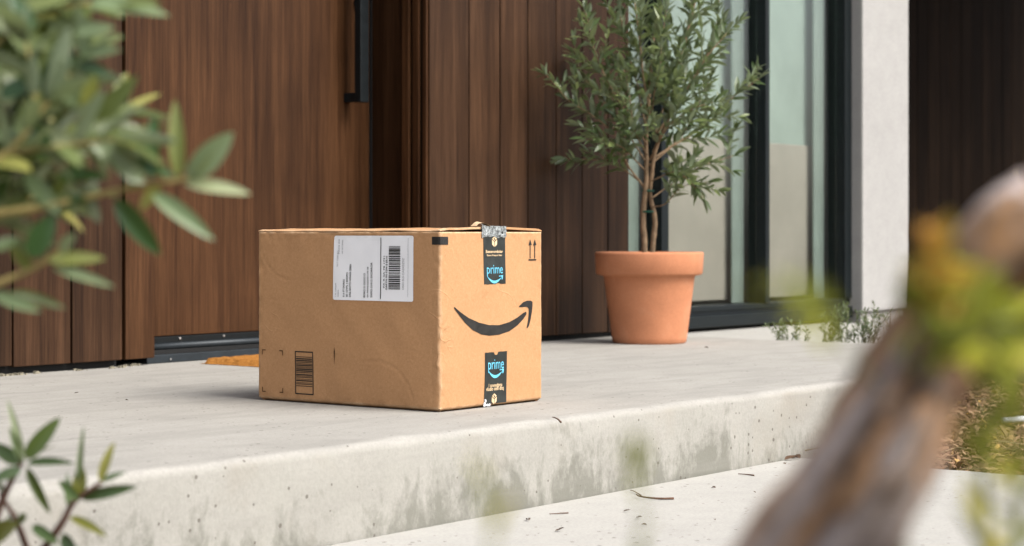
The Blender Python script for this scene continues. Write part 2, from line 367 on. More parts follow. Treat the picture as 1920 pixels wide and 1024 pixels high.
def slab(name, poly, z0, z1, mat, step=0.03, rad=0.016, rough=0.005, edges=None):
    """a cast slab: top fanned out, front edge rounded and slightly chipped"""
    mb = MB(); pts = []
    n = len(poly)
    for i in range(n):
        a, b = Vector(poly[i]), Vector(poly[(i + 1) % n]); L = (b - a).length
        fine = edges is None or i in edges
        k = max(1, int(L / step)) if fine else 1
        nrm = Vector((b.y - a.y, a.x - b.x)).normalized()
        z_ = Vector(poly[i - 1]); pn = Vector((a.y - z_.y, z_.x - a.x)).normalized()
        mit = (nrm + pn) / max(0.4, 1 + nrm.dot(pn))
        for j in range(k):
            if j and (j * L / k < 0.1 or L - j * L / k < 0.1): continue
            pts.append((a + (b - a) * j / k, mit if j == 0 else nrm, fine))
    m = len(pts); prof = [(0, z0)] + [(0, z0 + (z1 - rad - z0) * t) for t in (0.25, 0.5, 0.75)] + [(rad * (1 - math.cos(R(q))), z1 - rad + rad * math.sin(R(q))) for q in (0, 22, 45, 67, 90)]
    prof += [(rad + 0.02, z1), (rad + 0.06, z1)]
    for (p, nr, fine) in pts:
        for q, (inn, z) in enumerate(prof):
            P = Vector((p.x - nr.x * inn, p.y - nr.y * inn, z))
            if fine and q < len(prof) - 1:
                d = noise.noise(Vector((P.x * 9, P.y * 9, z * 14))) * rough + noise.noise(Vector((P.x * 40, P.y * 40, z * 50))) * rough * 0.45
                chip = max(0, noise.noise(Vector((P.x * 5 + 3, P.y * 5, 1.7))) - 0.28) * 0.03 if 3 <= q <= 7 else 0
                P.x += nr.x * (d - chip); P.y += nr.y * (d - chip); P.z += (d * 0.6 - chip * 0.6) if 3 < q else 0
            mb.v.append(P)
    K = len(prof)
    for i in range(m):
        j = (i + 1) % m
        for q in range(K - 1): mb.f.append([i*K + q, j*K + q, j*K + q + 1, i*K + q + 1])
    mb.f.append([i*K + K - 1 for i in range(m)])
    for i in range(m): mb.v[i*K + K - 1].z = z1; mb.v[i*K + K - 2].z = z1
    return mb.build(name, mat, smooth=False)
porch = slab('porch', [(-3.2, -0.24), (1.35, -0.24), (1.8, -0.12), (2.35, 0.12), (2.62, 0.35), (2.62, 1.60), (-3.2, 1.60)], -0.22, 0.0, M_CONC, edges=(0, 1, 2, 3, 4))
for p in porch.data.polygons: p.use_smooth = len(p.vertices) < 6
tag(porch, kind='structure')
step = slab('step', [(-0.95, -1.6), (0.92, -1.6), (0.92, -0.243), (-0.95, -0.243)], -0.24, -0.15, M_CONC2, edges=(0, 1, 3), rad=0.008, rough=0.002)
tag(step, kind='structure')
side = slab('paving', [(2.70, 0.55), (4.05, 0.75), (4.05, 1.62), (2.70, 1.62)], -0.22, -0.012, M_CONC2, edges=(0, 3), rad=0.008)
tag(side, kind='structure')

# ------------------------------------------------------------------ timber walls
def plank_wall(xs, y, z0, z1, name, label, mat, back=True, gap=0.005):
    root = empty(name, (0.5 * (xs[0] + xs[-1]), y, 0), label, 'wall')
    cache = {}
    for i in range(len(xs) - 1):
        wd = round(xs[i + 1] - xs[i] - gap, 4)
        mb = MB().box((xs[i] + gap / 2, y, z0 + random.uniform(-.002, .003)), (xs[i + 1] - gap / 2, y + 0.02, z1))
        o = mb.build('plank', mat, root, origin=((xs[i] + xs[i + 1]) / 2, y + random.uniform(-.001, .001), z0), bevel=0.0022)
        o.location.y += random.uniform(-.0012, .0012)
    if back: MB().box((xs[0] + 0.001, y + 0.024, 0.001), (xs[-1] - 0.001, y + 0.12, z1)).build('backing_board', M_GASKET, root)
    return root
plank_wall([-2.8 + 0.172 * i for i in range(17)] + [0.153, 0.330, 0.494], 1.425, 0.02, 2.7, 'plank_wall', 'brown vertical plank wall left of the front door', M_PLANK)
plank_wall([1.512, 1.697, 1.847, 1.987, 2.135, 2.277, 2.422, 2.546], 1.27, 0.016, 2.7, 'plank_wall', 'brown vertical plank wall between the door and the tall window, behind the potted tree', M_PLANK)
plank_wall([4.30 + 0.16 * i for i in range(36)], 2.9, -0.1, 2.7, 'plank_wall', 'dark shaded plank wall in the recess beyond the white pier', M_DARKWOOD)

# ------------------------------------------------------------------ front door
door = empty('front_door', (1.06, 1.49, 0), 'closed brown wooden front door with a long black bar handle', 'door')
MB().box((0.612, 1.490, 0.068), (1.503, 1.54, 2.12)).build('door_panel', M_DOOR, door, origin=(1.05, 1.5, 0.07), bevel=0.002)
MB().box((0.508, 1.430, 0.018), (0.606, 1.535, 2.2)).build('jamb', M_BATTEN, door, origin=(0.55, 1.5, 0), bevel=0.003)
MB().box((1.507, 1.366, 0.004), (1.530, 1.535, 2.2)).build('jamb', M_JAMB, door, origin=(1.52, 1.5, 0), bevel=0.002)
for (y0, y1, dx) in ((1.335, 1.362, 0.014), (1.302, 1.326, 0.009), (1.277, 1.292, 0.004)):
    MB().box((1.511 - dx, y0, 0.006), (1.530, y1, 2.2)).build('trim_strip', M_BATTEN, door, origin=(1.5, y0, 0), bevel=0.003)
MB().box((1.5105, 1.27 + 0.022, 0.004), (1.512, 1.366, 2.2)).build('backing_strip', M_DARKWOOD, door)
MB().box((1.5035, 1.482, 0.068), (1.5065, 1.52, 2.12)).build('gasket', M_GASKET, door)
MB().box((0.508, 1.430, 2.203), (1.53, 1.54, 2.70)).build('transom_board', M_BATTEN, door, bevel=0.003)
MB().box((0.45, 1.545, 0), (1.6, 1.60, 2.7)).build('backing_board', M_GASKET, door)
th = MB().box((0.609, 1.462, 0.0005), (1.506, 1.54, 0.022)).build('threshold', M_ALU, door, bevel=0.002)
MB().box((0.609, 1.470, 0.0222), (1.506, 1.54, 0.034)).build('threshold_step', M_GASKET, th)
tb = MB(); tb.tube([(0.609, 1.478, 0.042), (1.506, 1.478, 0.042)], 0.009, 10); tb.build('threshold_ridge', M_ALU, th, smooth=True)
MB().box((0.609, 1.486, 0.0342), (1.506, 1.54, 0.0665)).build('door_sweep', M_BLACK, th, bevel=0.001)
for x in (0.745, 0.905): 
    s_ = MB(); s_.tube([(x, 1.4835, 0.0605), (x, 1.4865, 0.0605)], 0.0032, 8); s_.build('screw', M_STEEL, th)
s_ = MB(); s_.tube([(0.69, 1.4605, 0.009), (0.69, 1.4625, 0.009)], 0.0028, 8); s_.build('screw', M_STEEL, th)
hd = MB().box((1.385, 1.420, 0.712), (1.421, 1.443, 1.75)).build('handle', M_BLACK, door, bevel=0.002)
for z in (0.714, 1.72):
    MB().box((1.390, 1.4433, z), (1.416, 1.4895, z + 0.026)).build('handle_post', M_BLACK, hd, bevel=0.002)
s_ = MB(); s_.tube([(1.458, 1.478, 1.005), (1.458, 1.4898, 1.005)], 0.024, 20); s_.build('lock', M_BLACK, door, bevel=0.002)

# ------------------------------------------------------------------ tall window
win = empty('window', (3.4, 1.34, 0), 'tall black framed window wall with painted reflection sheets behind its glass', 'window')
YF, YG = 1.325, 1.366
MB().box((2.552, YF, 0.002), (4.236, 1.45, 0.046)).build('sill', M_BLACKP, win, bevel=0.003)
MB().box((2.552, YF + 0.022, 0.0465), (4.236, 1.45, 0.058)).build('sill_track', M_ALU, win, bevel=0.002)
MB().box((2.552, YF + 0.012, 0.0585), (4.236, 1.45, 0.078)).build('bottom_rail', M_BLACKP, win, bevel=0.002)
posts = [(2.835, 2.880), (3.548, 3.578), (4.178, 4.236)]
for (x0, x1) in posts:
    MB().box((x0, YF + 0.004, 0.0785), (x1, 1.45, 2.55)).build('mullion', M_BLACKP, win, origin=(x0, YF, 0), bevel=0.002)
MB().box((2.552, YF, 2.553), (4.236, 1.45, 2.7)).build('head_rail', M_BLACKP, win, bevel=0.002)
for (x0, x1) in ((2.552, 2.834), (2.881, 3.547), (3.579, 4.177)):
    MB().box((x0, YG, 0.0787), (x1, YG + 0.006, 2.5525)).build('pane', M_GLASS, win, origin=(x0, YG, 0))
    MB().box((x0 + 0.01, 1.462, 0.10), (x1 + 0.03, 1.466, 2.55)).build('reflection_sheet', M_REFLGREEN, win, origin=(x0, 1.46, 0))  # added sheet imitating the green upper reflection in the pane
    cv = MB(); k = 24; xa, xb = x1 - 0.085, x1 - 0.002                      # added pale strip imitating the reflecting sash edge
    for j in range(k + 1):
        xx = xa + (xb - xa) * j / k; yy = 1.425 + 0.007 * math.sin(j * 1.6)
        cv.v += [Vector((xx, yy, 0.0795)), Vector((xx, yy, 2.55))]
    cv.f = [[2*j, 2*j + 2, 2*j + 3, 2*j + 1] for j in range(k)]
    cv.build('reflection_strip', M_REFLEDGE, win, origin=(xa, 1.47, 0), smooth=True)
MB().box((2.552, 1.4515, 0.09), (4.236, 1.4600, 0.685)).build('reflection_panel', M_REFLBEIGE, win, bevel=0.003)  # added panel imitating the beige lower reflection in the panes
MB().box((2.5, 1.70, 0.0), (4.3, 1.74, 2.7)).build('room_wall', M_REFLGREEN, win)
MB().box((2.552, 1.452, -0.01), (4.236, 1.70, 0.05)).build('room_floor', M_REFLBEIGE, win)

# ------------------------------------------------------------------ stucco pier and added eave
pier = MB(); pier.box((4.240, 1.283, 0.024), (4.655, 2.88, 2.7))
tag(pier.build('stucco_pier', M_STUCCO, origin=(4.44, 1.5, 0), bevel=0.006), 'white stucco pier at the right end of the window', 'pier')
tag(MB().box((4.255, 1.30, -0.21), (4.645, 2.87, 0.022)).build('footing', M_CONC2), kind='structure')
rf = MB().box((-3.2, 0.75, 2.702), (10.2, 3.2, 2.9))  # unseen eave, added to shade the door reveal and the recess
tag(rf.build('shade_eave', M_BATTEN), 'unseen timber eave above the porch, added for shade', 'shade_eave')

# ------------------------------------------------------------------ doormat
mt = MB(); nx, ny = 40, 26
for j in range(ny + 1):
    for i in range(nx + 1):
        x = 0.70 + 0.74 * i / nx; y = 0.90 + 0.47 * j / ny
        e = min(i, nx - i, j, ny - j)
        mt.v.append(Vector((x + random.uniform(-.003, .003), y + random.uniform(-.003, .003), 0.001 if e == 0 else 0.015 + random.uniform(-.001, .0015))))
for j in range(ny):
    for i in range(nx): a = j * (nx + 1) + i; mt.f.append([a, a + 1, a + nx + 2, a + nx + 1])
tag(mt.build('doormat', M_COIR, origin=(1.07, 1.13, 0)), 'orange brown coir doormat lying before the door, behind the parcel', 'doormat')

# ------------------------------------------------------------------ cardboard parcel
BW, BL, BH = 0.322, 0.472, 0.337
boxr = empty('cardboard_box', (BW / 2, BL / 2, 0), 'brown cardboard delivery parcel with black tape and a curved arrow print, standing on the porch', 'parcel')
def emask(s, L, t):
    e = min(s, L - s); f = max(0, 1 - e / 0.022); gz = max(0, 1 - min(t, BH - t) / 0.02)
    return max(f, gz)
CREASE = {0: (([(0.012, 0.292), (0.030, 0.268), (0.055, 0.250), (0.082, 0.243)], -0.0013, 0.0032), ([(0.030, 0.205), (0.055, 0.200)], -0.0011, 0.003),
              ([(0.275, 0.088), (0.325, 0.090), (0.365, 0.078), (0.392, 0.052), (0.405, 0.024)], -0.0015, 0.0034), ([(0.385, 0.118), (0.425, 0.106)], -0.0011, 0.003), ([(0.452, 0.004), (0.452, 0.333)], -0.0009, 0.0028)),
          1: (([(0.028, 0.318), (0.055, 0.282), (0.088, 0.250)], -0.0011, 0.003), ([(0.010, 0.030), (0.022, 0.016)], -0.0015, 0.003), ([(0.306, 0.01), (0.306, 0.32)], -0.0007, 0.003))}
def disp(face, s, z):
    L = BL if face in (0, 2) else BW
    s_, z_ = min(max(s / L, 0), 1), min(max(z / BH, 0), 1)
    b = 0.0035 * math.sin(math.pi * s_) * math.sin(math.pi * z_)
    p = Vector((face * 7.3 + s * 20, z * 20, 2.2)); m = emask(s, L, z)
    d = noise.noise(p) * 0.0012 + m * (noise.noise(p * 2.6) * 0.0022 + noise.noise(p * 4.5) * 0.0009)
    for (pl, dep, wd_) in CREASE.get(face, ()):
        for (ax, az), (bx, bz) in zip(pl[:-1], pl[1:]):
            ex, ez = bx - ax, bz - az; t = max(0, min(1, ((s - ax) * ex + (z - az) * ez) / (ex * ex + ez * ez)))
            q = math.hypot(s - ax - ex * t, z - az - ez * t)
            if q < 3 * wd_: d += 0.55 * dep * (0.55 + 0.9 * noise.noise(Vector((s * 45, z * 45, 8)))) * (math.exp(-(q / wd_) ** 2) - 0.35 * math.exp(-((q - wd_ * 1.6) / wd_) ** 2))
    return b + d
FR = {0: (Vector((0, BL, 0)), Vector((0, -1, 0)), Vector((-1, 0, 0))),      # long face, towards the left of the photo
      1: (Vector((0, 0, 0)), Vector((1, 0, 0)), Vector((0, -1, 0))),        # short face with the arrow print
      2: (Vector((BW, 0, 0)), Vector((0, 1, 0)), Vector((1, 0, 0))),
      3: (Vector((BW, BL, 0)), Vector((-1, 0, 0)), Vector((0, 1, 0)))}
def onface(face, s, z, eps=0.0): 
    o, e, n = FR[face]; return o + e * s + UP * z + n * (disp(face, s, z) + eps)
RC = 0.005
loop = []
for f in range(4):
    L = BL if f in (0, 2) else BW; k = 170 if L == BL else 120
    for i in range(k + 1): loop.append((f, RC + (L - 2 * RC) * i / k, 0))
    loop.append((f, L, 1))
zs = [0.0065 + (BH - 0.0065) * i / 110 for i in range(111)]
body = MB()
def looppt(f, s, kind, z, inset=0.0):
    if kind == 0:
        p = onface(f, s, z) - FR[f][2] * inset
        L = BL if f in (0, 2) else BW
        return p
    a = onface(f, s - RC, z); g2 = (f + 1) % 4; b = onface(g2, RC, z)
    c = FR[g2][0]; mid = (a + b) / 2 + (c + UP * z - (a + b) / 2) * 0.42
    return mid - (FR[f][2] + FR[g2][2]).normalized() * inset
NL = len(loop)
for (f, s, k) in loop: p = looppt(f, s, k, 0.0065, 0.012); p.z = 0.0006; body.v.append(p)
for z in zs:
    for (f, s, k) in loop: body.v.append(looppt(f, s, k, z))
for (f, s, k) in loop: p = looppt(f, s, k, BH, 0.004); p.z = BH - 0.001; body.v.append(p)
for r_ in range(len(zs) + 1):
    for i in range(NL):
        j = (i + 1) % NL; body.f.append([r_*NL + i, r_*NL + j, (r_+1)*NL + j, (r_+1)*NL + i])
body.f.append(list(range(NL - 1, -1, -1)))
bo = body.build('box_body', M_CARD, boxr, smooth=True)
# inner minor flap, a little below the top
MB().box((0.006, 0.006, BH - 0.008), (BW - 0.006, 0.17, BH - 0.005)).build('inner_flap', M_CARD, boxr)
MB().box((0.006, BL - 0.17, BH - 0.008), (BW - 0.006, BL - 0.006, BH - 0.005)).build('inner_flap', M_CARD, boxr)
def flap_z(a, y, sgn):                      # a: 0 hinge .. 1 seam
    q = y / BL
    z = BH + 0.0008 + 0.0035 * math.sin(a * math.pi * 0.5) * (0.75 + 0.25 * math.cos(q * 5)) 
    z += 0.0012 * a * max(0, 1 - y / 0.06) + (0.0022 if sgn < 0 else 0.0008) * noise.noise(Vector((a * 3, y * 14, sgn * 3.0))) 
    z += 0.0008 * max(0, 1 - y / 0.025)
    return z
def flap(sgn):
    mb = MB(); na, nb = 14, 44; th_ = 0.0042
    for k in (0, 1):
        for i in range(na + 1):
            for j in range(nb + 1):
                a = i / na; y = 0.0015 + (BL - 0.003) * j / nb
                xx = a * (BW / 2 - 0.0015); x = xx if sgn < 0 else BW - xx
                zz = flap_z(a, y, sgn) + (th_ if k else 0)
                if i == 0 and k: zz -= 0.0022; 
                if j == 0: y += 0.0012 * noise.noise(Vector((x * 60, 3, 1)))
                mb.v.append(Vector((x, y, zz)))
    S = (na + 1) * (nb + 1); idx = lambda k, i, j: k * S + i * (nb + 1) + j
    for i in range(na):
        for j in range(nb):
            mb.f.append([idx(1, i, j), idx(1, i+1, j), idx(1, i+1, j+1), idx(1, i, j+1)]); mb.f.append([idx(0, i, j), idx(0, i, j+1), idx(0, i+1, j+1), idx(0, i+1, j)])
    for i in range(na):
        mb.f.append([idx(0, i, 0), idx(0, i+1, 0), idx(1, i+1, 0), idx(1, i, 0)]); mb.f.append([idx(0, i, nb), idx(1, i, nb), idx(1, i+1, nb), idx(0, i+1, nb)])
    for j in range(nb):
        mb.f.append([idx(0, 0, j), idx(1, 0, j), idx(1, 0, j+1), idx(0, 0, j+1)]); mb.f.append([idx(0, na, j), idx(0, na, j+1), idx(1, na, j+1), idx(1, na, j)])
    return mb.build('flap', M_CARD, boxr)
flap(-1); flap(1)

def patch(face, s0, s1, z0, z1, eps, ns=10, nz=14, edge=None, wob=0.0):
    mb = MB()
    for j in range(nz + 1):
        for i in range(ns + 1):
            s = s0 + (s1 - s0) * i / ns; z = z0 + (z1 - z0) * j / nz
            if edge and j in (0, nz): z += edge(i / ns, j == nz)
            mb.v.append(onface(face, s, z, eps + wob * noise.noise(Vector((s * 90, z * 90, 5)))))
    for j in range(nz):
        for i in range(ns): a = j * (ns + 1) + i; mb.f.append([a, a + 1, a + ns + 2, a + ns + 1])
    return mb
def poly(mb, face, pts, eps):
    n = len(mb.v); mb.v += [onface(face, s, z, eps) for s, z in pts]; mb.f.append(list(range(n, n + len(pts))))
def hit(face, px, py):                        # face coordinates of a point of the print
    d = (at(px, py, 1.0) - CAM); o, e, n = FR[face]
    t = (o - CAM).dot(n) / d.dot(n); p = CAM + d * t - o
    return p.dot(e), p.z
TXT = {}
def text_polys(s, bold=False):
    if s in TXT: return TXT[s]
    cu = bpy.data.curves.new('t', 'FONT'); cu.body = s; cu.size = 1.0; cu.resolution_u = 3
    if bold: cu.offset = 0.02
    o = bpy.data.objects.new('t', cu); COL.objects.link(o)
    dg = bpy.context.evaluated_depsgraph_get(); me = bpy.data.meshes.new_from_object(o.evaluated_get(dg))
    vs_ = [v.co.copy() for v in me.vertices]; fs = [list(p.vertices) for p in me.polygons]
    bpy.data.objects.remove(o); bpy.data.curves.remove(cu); bpy.data.meshes.remove(me)
    x0, x1 = min(v.x for v in vs_), max(v.x for v in vs_); y0, y1 = min(v.y for v in vs_), max(v.y for v in vs_)
    TXT[s] = ([((v.x - x0) / (x1 - x0), (v.y - y0) / (y1 - y0)) for v in vs_], fs); return TXT[s]
def text(mb, face, s, s0, z0, wd, ht, eps, rot=False, bold=False):
    """lettering inside a wd x ht rectangle whose lower left corner is (s0, z0); rot: reads upwards"""
    vs_, fs = text_polys(s, bold); n = len(mb.v)
    for (a, b) in vs_:
        ss, zz = (s0 + a * wd, z0 + b * ht) if not rot else (s0 + (1 - b) * wd, z0 + a * ht)
        mb.v.append(onface(face, ss, zz, eps))
    mb.f += [[i + n for i in q] for q in fs]

E1, E2 = 0.0007, 0.0012
# shipping label on the long face
lA, lB = hit(0, 627, 441), hit(0, 776, 566)
ls0, ls1, lz1, lz0 = lA[0], lB[0], lA[1] - 0.001, lB[1]
lw, lh = ls1 - ls0, lz1 - lz0
lb = MB(); rr = 0.004; pts = []
for (cx, cz, a0) in ((ls1 - rr, lz1 - rr, 0), (ls0 + rr, lz1 - rr, 90), (ls0 + rr, lz0 + rr, 180), (ls1 - rr, lz0 + rr, 270)):
    for k in range(5): pts.append((cx + rr * math.cos(R(a0 + 22.5 * k)), cz + rr * math.sin(R(a0 + 22.5 * k))))
dense = []
for i in range(len(pts)):
    a, b = pts[i], pts[(i + 1) % len(pts)]; k = max(1, int(math.hypot(b[0] - a[0], b[1] - a[1]) / 0.01))
    dense += [(a[0] + (b[0] - a[0]) * j / k, a[1] + (b[1] - a[1]) * j / k) for j in range(k)]
pts = dense; n0 = len(pts); mc = ((ls0 + ls1) / 2, (lz0 + lz1) / 2); NR = 12
for r_ in range(NR): lb.v += [onface(0, mc[0] + (s - mc[0]) * (1 - r_ / NR), mc[1] + (z - mc[1]) * (1 - r_ / NR), E1) for s, z in pts]
lb.v.append(onface(0, mc[0], mc[1], E1))
for r_ in range(NR - 1): lb.f += [[r_*n0 + i, r_*n0 + (i + 1) % n0, (r_+1)*n0 + (i + 1) % n0, (r_+1)*n0 + i] for i in range(n0)]
lb.f += [[(NR-1)*n0 + i, (NR-1)*n0 + (i + 1) % n0, NR*n0] for i in range(n0)]
lab = lb.build('shipping_label', M_PAPER, boxr)
U = lambda u: ls0 + u * lw
V = lambda v: lz1 - v * lh
def rect(mb, u0, u1, v0, v1, eps=E2): poly(mb, 0, [(U(u0), V(v1)), (U(u1), V(v1)), (U(u1), V(v0)), (U(u0), V(v0))], eps)
ink = MB(); [rect(ink, .596, .606, .03 + .047 * k, .03 + .047 * (k + 1)) for k in range(20)]; ink.build('divider_line', M_INK, lab)
bar = MB(); rng = random.Random(3); v = 0.16
while v < 0.83:
    t = rng.choice((.006, .006, .009, .014, .02)); rect(bar, .70, .842, v, v + t); v += t + rng.choice((.005, .006, .008, .012))
bar.build('barcode', M_INK, lab)
for (s, u0, u1, v0, v1) in (("8 A FT DORKS", .130, .152, .68, .95), ("SE I DYFL I SHOPO", .170, .193, .57, .95), ("DASL BAOTO NANASA SEREA", .208, .232, .44, .95),
                            ("BORO S1 EXOO O", .388, .412, .58, .95), ("SA PAWJ EZSXS U7S SE", .432, .455, .48, .95), ("SXPO S1912 SXORROR", .476, .500, .41, .95),
                            ("GARYN R0 P294 8 ER10", .662, .684, .31, .83), ("PA R SA 78 1731", .634, .650, .31, .80)):
    tx = MB(); text(tx, 0, s, U(u0), V(v1), (u1 - u0) * lw, (v1 - v0) * lh, E2, rot=True, bold=True); tx.build('address_line', M_INK, lab)
for (s, u0, u1, v0, v1) in (("OSO SLS CASXSZ0Z", .866, .890, .34, .82), ("SLT 7250 A7", .045, .062, .24, .48), ("FAOI 0X", .058, .078, .05, .28), ("NE DLF EPREL", .105, .120, .06, .28),
                            ("S AL LSMISISM", .030, .045, .74, .95), ("NDESSAA", .062, .078, .84, .95)):
    tg = MB(); text(tg, 0, s, U(u0), V(v1), (u1 - u0) * lw, (v1 - v0) * lh, E2, rot=True); tg.build('small_print', M_INKG, lab)
tg = MB(); [rect(tg, .935, .938, .04 + .089 * k, .04 + .089 * (k + 1)) for k in range(10)]
tg.build('fold_line', M_INKG, lab)
# printed bar panel and corner marks low on the long face
pa, pb = hit(0, 555, 658), hit(0, 589, 741)
bp = MB(); fr = 0.0022
def rr_(mb, s0, s1, z0, z1, eps=E1 + 0.0003, face=0):
    ka, kb = max(1, round((s1 - s0) / 0.004)), max(1, round((z1 - z0) / 0.004))
    for i in range(ka):
        for j in range(kb):
            a, b = s0 + (s1 - s0) * i / ka, s0 + (s1 - s0) * (i + 1) / ka; c, d = z0 + (z1 - z0) * j / kb, z0 + (z1 - z0) * (j + 1) / kb
            poly(mb, face, [(a, c), (b, c), (b, d), (a, d)], eps)
a0, a1, b1, b0 = pa[0], pb[0], pa[1], pb[1]
rr_(bp, a0, a1, b1 - fr, b1); rr_(bp, a0, a1, b0, b0 + fr); rr_(bp, a0, a0 + fr, b0, b1); rr_(bp, a1 - fr, a1, b0, b1)
z = b0 + 0.016; rng = random.Random(11)
while z < b1 - 0.011:
    t = rng.choice((.0009, .0013, .0022)); rr_(bp, a0 + 0.003, a1 - 0.003, z, z + t); z += t + rng.choice((.0011, .0014, .002, .0026))
bp.build('printed_barcode', M_INK, boxr)
c0, c1 = hit(0, 492, 655), hit(0, 532, 737); q = 0.010; t = 0.0019
for (s, sd) in ((c0[0], 1), (c1[0], -1)):
    for (zz, zd) in ((c0[1], -1), (c1[1], 1)):
        cm = MB(); rr_(cm, min(s, s + sd * q), max(s, s + sd * q), min(zz, zz + zd * t), max(zz, zz + zd * t)); rr_(cm, min(s, s + sd * t), max(s, s + sd * t), min(zz, zz + zd * q), max(zz, zz + zd * q), E1 + 0.0005); cm.build('corner_mark', M_INKB, boxr)
sc = MB(); s0, z0 = hit(0, 629, 668)
poly(sc, 0, [(s0 - .001, z0 - .017), (s0 + .0005, z0 - .004), (s0 + .002, z0 + .009), (s0, z0 + .018), (s0 - .0018, z0 + .008), (s0 - .0012, z0 - .005)], E1); sc.build('scuff', M_INKB, boxr)
# black mark wrapping the vertical edge
bk = MB(); zt, zb = hit(1, 826, 444)[1], hit(1, 826, 459)[1]
mk = [onf for onf in ()]
rows = []
for z in (zb, (zb + zt) / 2, zt):
    rows.append([onface(0, BL - 0.020, z, E1), onface(0, BL - 0.010, z, E1), onface(0, BL - RC, z, E1), looppt(0, BL, 1, z) + Vector((-.0006, -.0006, 0)), onface(1, RC, z, E1), onface(1, 0.012, z, E1), onface(1, 0.022, z, E1)])
for r_ in rows: bk.v += r_
for j in range(2):
    for i in range(6): bk.f.append([j*7 + i, j*7 + i + 1, (j+1)*7 + i + 1, (j+1)*7 + i])
bk.build('edge_mark', M_INK, boxr)
# curved arrow print
SM = [(133,460),(160,485),(200,515),(250,538),(300,550),(350,550),(400,535),(440,513),(470,490),(484,484),(486,495)]
SL = [(133,470),(155,500),(185,540),(220,575),(260,596),(300,602),(350,597),(400,580),(440,552),(470,520),(486,496)]
c2 = lambda x, y: hit(1, 800 + x * 240 / 630, 400 + y * 240 / 630)
sm_ = MB()
for i in range(10): poly(sm_, 1, [c2(*SL[i]), c2(*SL[i + 1]), c2(*SM[i + 1]), c2(*SM[i])], E1)
AO = [(449,457),(468,438),(490,430),(510,430),(518,436),(518,455),(514,490),(507,525),(498,555),(490,566)]
AI = [(449,462),(470,461),(484,460),(494,464),(498,472),(498,485),(497,503),(494,528),(490,550),(487,563)]
for i in range(9): poly(sm_, 1, [c2(*AI[i]), c2(*AI[i + 1]), c2(*AO[i + 1]), c2(*AO[i])], E1)
sm_.build('arrow_print', M_INK, boxr)
# two upright arrows
ar = MB()
for cx in (507, 530):
    poly(ar, 1, [c2(cx - 2, 222), c2(cx + 2, 222), c2(cx + 2, 150), c2(cx - 2, 150)], E1); poly(ar, 1, [c2(cx - 8, 158), c2(cx + 8, 156), c2(cx, 128)], E1 + 0.0001)
poly(ar, 1, [c2(499, 233), c2(538, 232), c2(538, 225), c2(499, 226)], E1)
ar.build('up_arrows', M_INK, boxr)
# tape
ts0, ts1 = c2(277, 220)[0], c2(383, 220)[0]
tz = c2(330, 348)[1]
tear = lambda a, top: 0 if top else 0.0012 * noise.noise(Vector((a * 9, 1, 0))) + (0.002 if 0.55 < a < 0.75 else 0)
t1 = patch(1, ts0, ts1, tz, BH + 0.001, E1, 12, 18, tear)
tape = t1.build('tape', M_TAPE, boxr)
tb0, tb1 = c2(281, 800)[0], c2(389, 800)[0]; tzb = c2(335, 682)[1]
tear2 = lambda a, top: (0.0012 * noise.noise(Vector((a * 12, 4, 0))) - (0.006 if 0.4 < a < 0.6 else 0)) if top else 0
t2 = patch(1, tb0, tb1, 0.006, tzb, E1, 20, 18, tear2)
tape2 = t2.build('tape', M_TAPE, boxr)
tt = MB(); ny_ = 30                                                    # along the seam on the top
for j in range(ny_ + 1):
    y = -0.0006 + (BL + 0.0006) * j / ny_
    for i in range(9):
        x = ts0 + (ts1 - ts0) * i / 8; sg = -1 if x < BW / 2 else 1; a = (x if sg < 0 else BW - x) / (BW / 2)
        tt.v.append(Vector((x, y, flap_z(min(a, 1), max(y, 0.001), sg) + 0.0050)))
for j in range(ny_):
    for i in range(8): a = j * 9 + i; tt.f.append([a, a + 1, a + 10, a + 9])
n = len(tt.v)
for i in range(9): tt.v.append(onface(1, ts0 + (ts1 - ts0) * i / 8, BH - 0.0005, E1))
for i in range(8): tt.f.append([n + i, n + i + 1, i + 1, i])
tt.build('tape', M_TAPE, boxr, smooth=True)
def smile(mb, face, s0, z0, wd, ht, eps):
    nn = 12
    top, bot = [], []
    for i in range(nn + 1):
        a = i / nn; x = s0 + a * wd * 0.86; base = z0 + ht * (0.95 - 0.95 * math.sin(math.pi * min(a * 0.56 + 0.2, 1)) ** 1.0)
        base = z0 + ht * (0.12 + 0.75 * (2 * abs(a - 0.5)) ** 2 * (1 if a < .5 else 0.72)); t = ht * 0.20 * math.sin(math.pi * (0.06 + 0.88 * a)) + ht * 0.03
        top.append((x, base + t)); bot.append((x, base - t * 0.6))
    for i in range(nn): poly(mb, face, [bot[i], bot[i + 1], top[i + 1], top[i]], eps)
    e = wd; poly(mb, face, [(s0 + e * .72, z0 + ht * .98), (s0 + e * .74, z0 + ht * .86), (s0 + e, z0 + ht * .92), (s0 + e, z0 + ht * 1.04)], eps)
    poly(mb, face, [(s0 + e * .90, z0 + ht * .91), (s0 + e * .92, z0 + ht * .45), (s0 + e * .97, z0 + ht * .5), (s0 + e, z0 + ht * .93)], eps)
def carton_icon(mb, dark, face, sc_, zc, r, eps):
    hx = [(sc_ + r * 0.85 * math.sin(R(60 * k)), zc + r * math.cos(R(60 * k))) for k in range(6)]
    poly(mb, face, hx, eps)
    for k in (1, 3, 5):
        x, z_ = hx[k]; dx, dz = x - sc_, z_ - zc; L_ = math.hypot(dx, dz); nx_, nz_ = -dz / L_ * r * .07, dx / L_ * r * .07
        poly(dark, face, [(sc_ + nx_, zc + nz_), (sc_ - nx_, zc - nz_), (x - nx_, z_ - nz_), (x + nx_, z_ + nz_)], eps + 0.0003)
    poly(dark, face, [(sc_ - r * .3, zc + r * .62), (sc_ - r * .1, zc + r * .74), (sc_ + r * .32, zc + r * .34), (sc_ + r * .12, zc + r * .2)], eps + 0.0003)
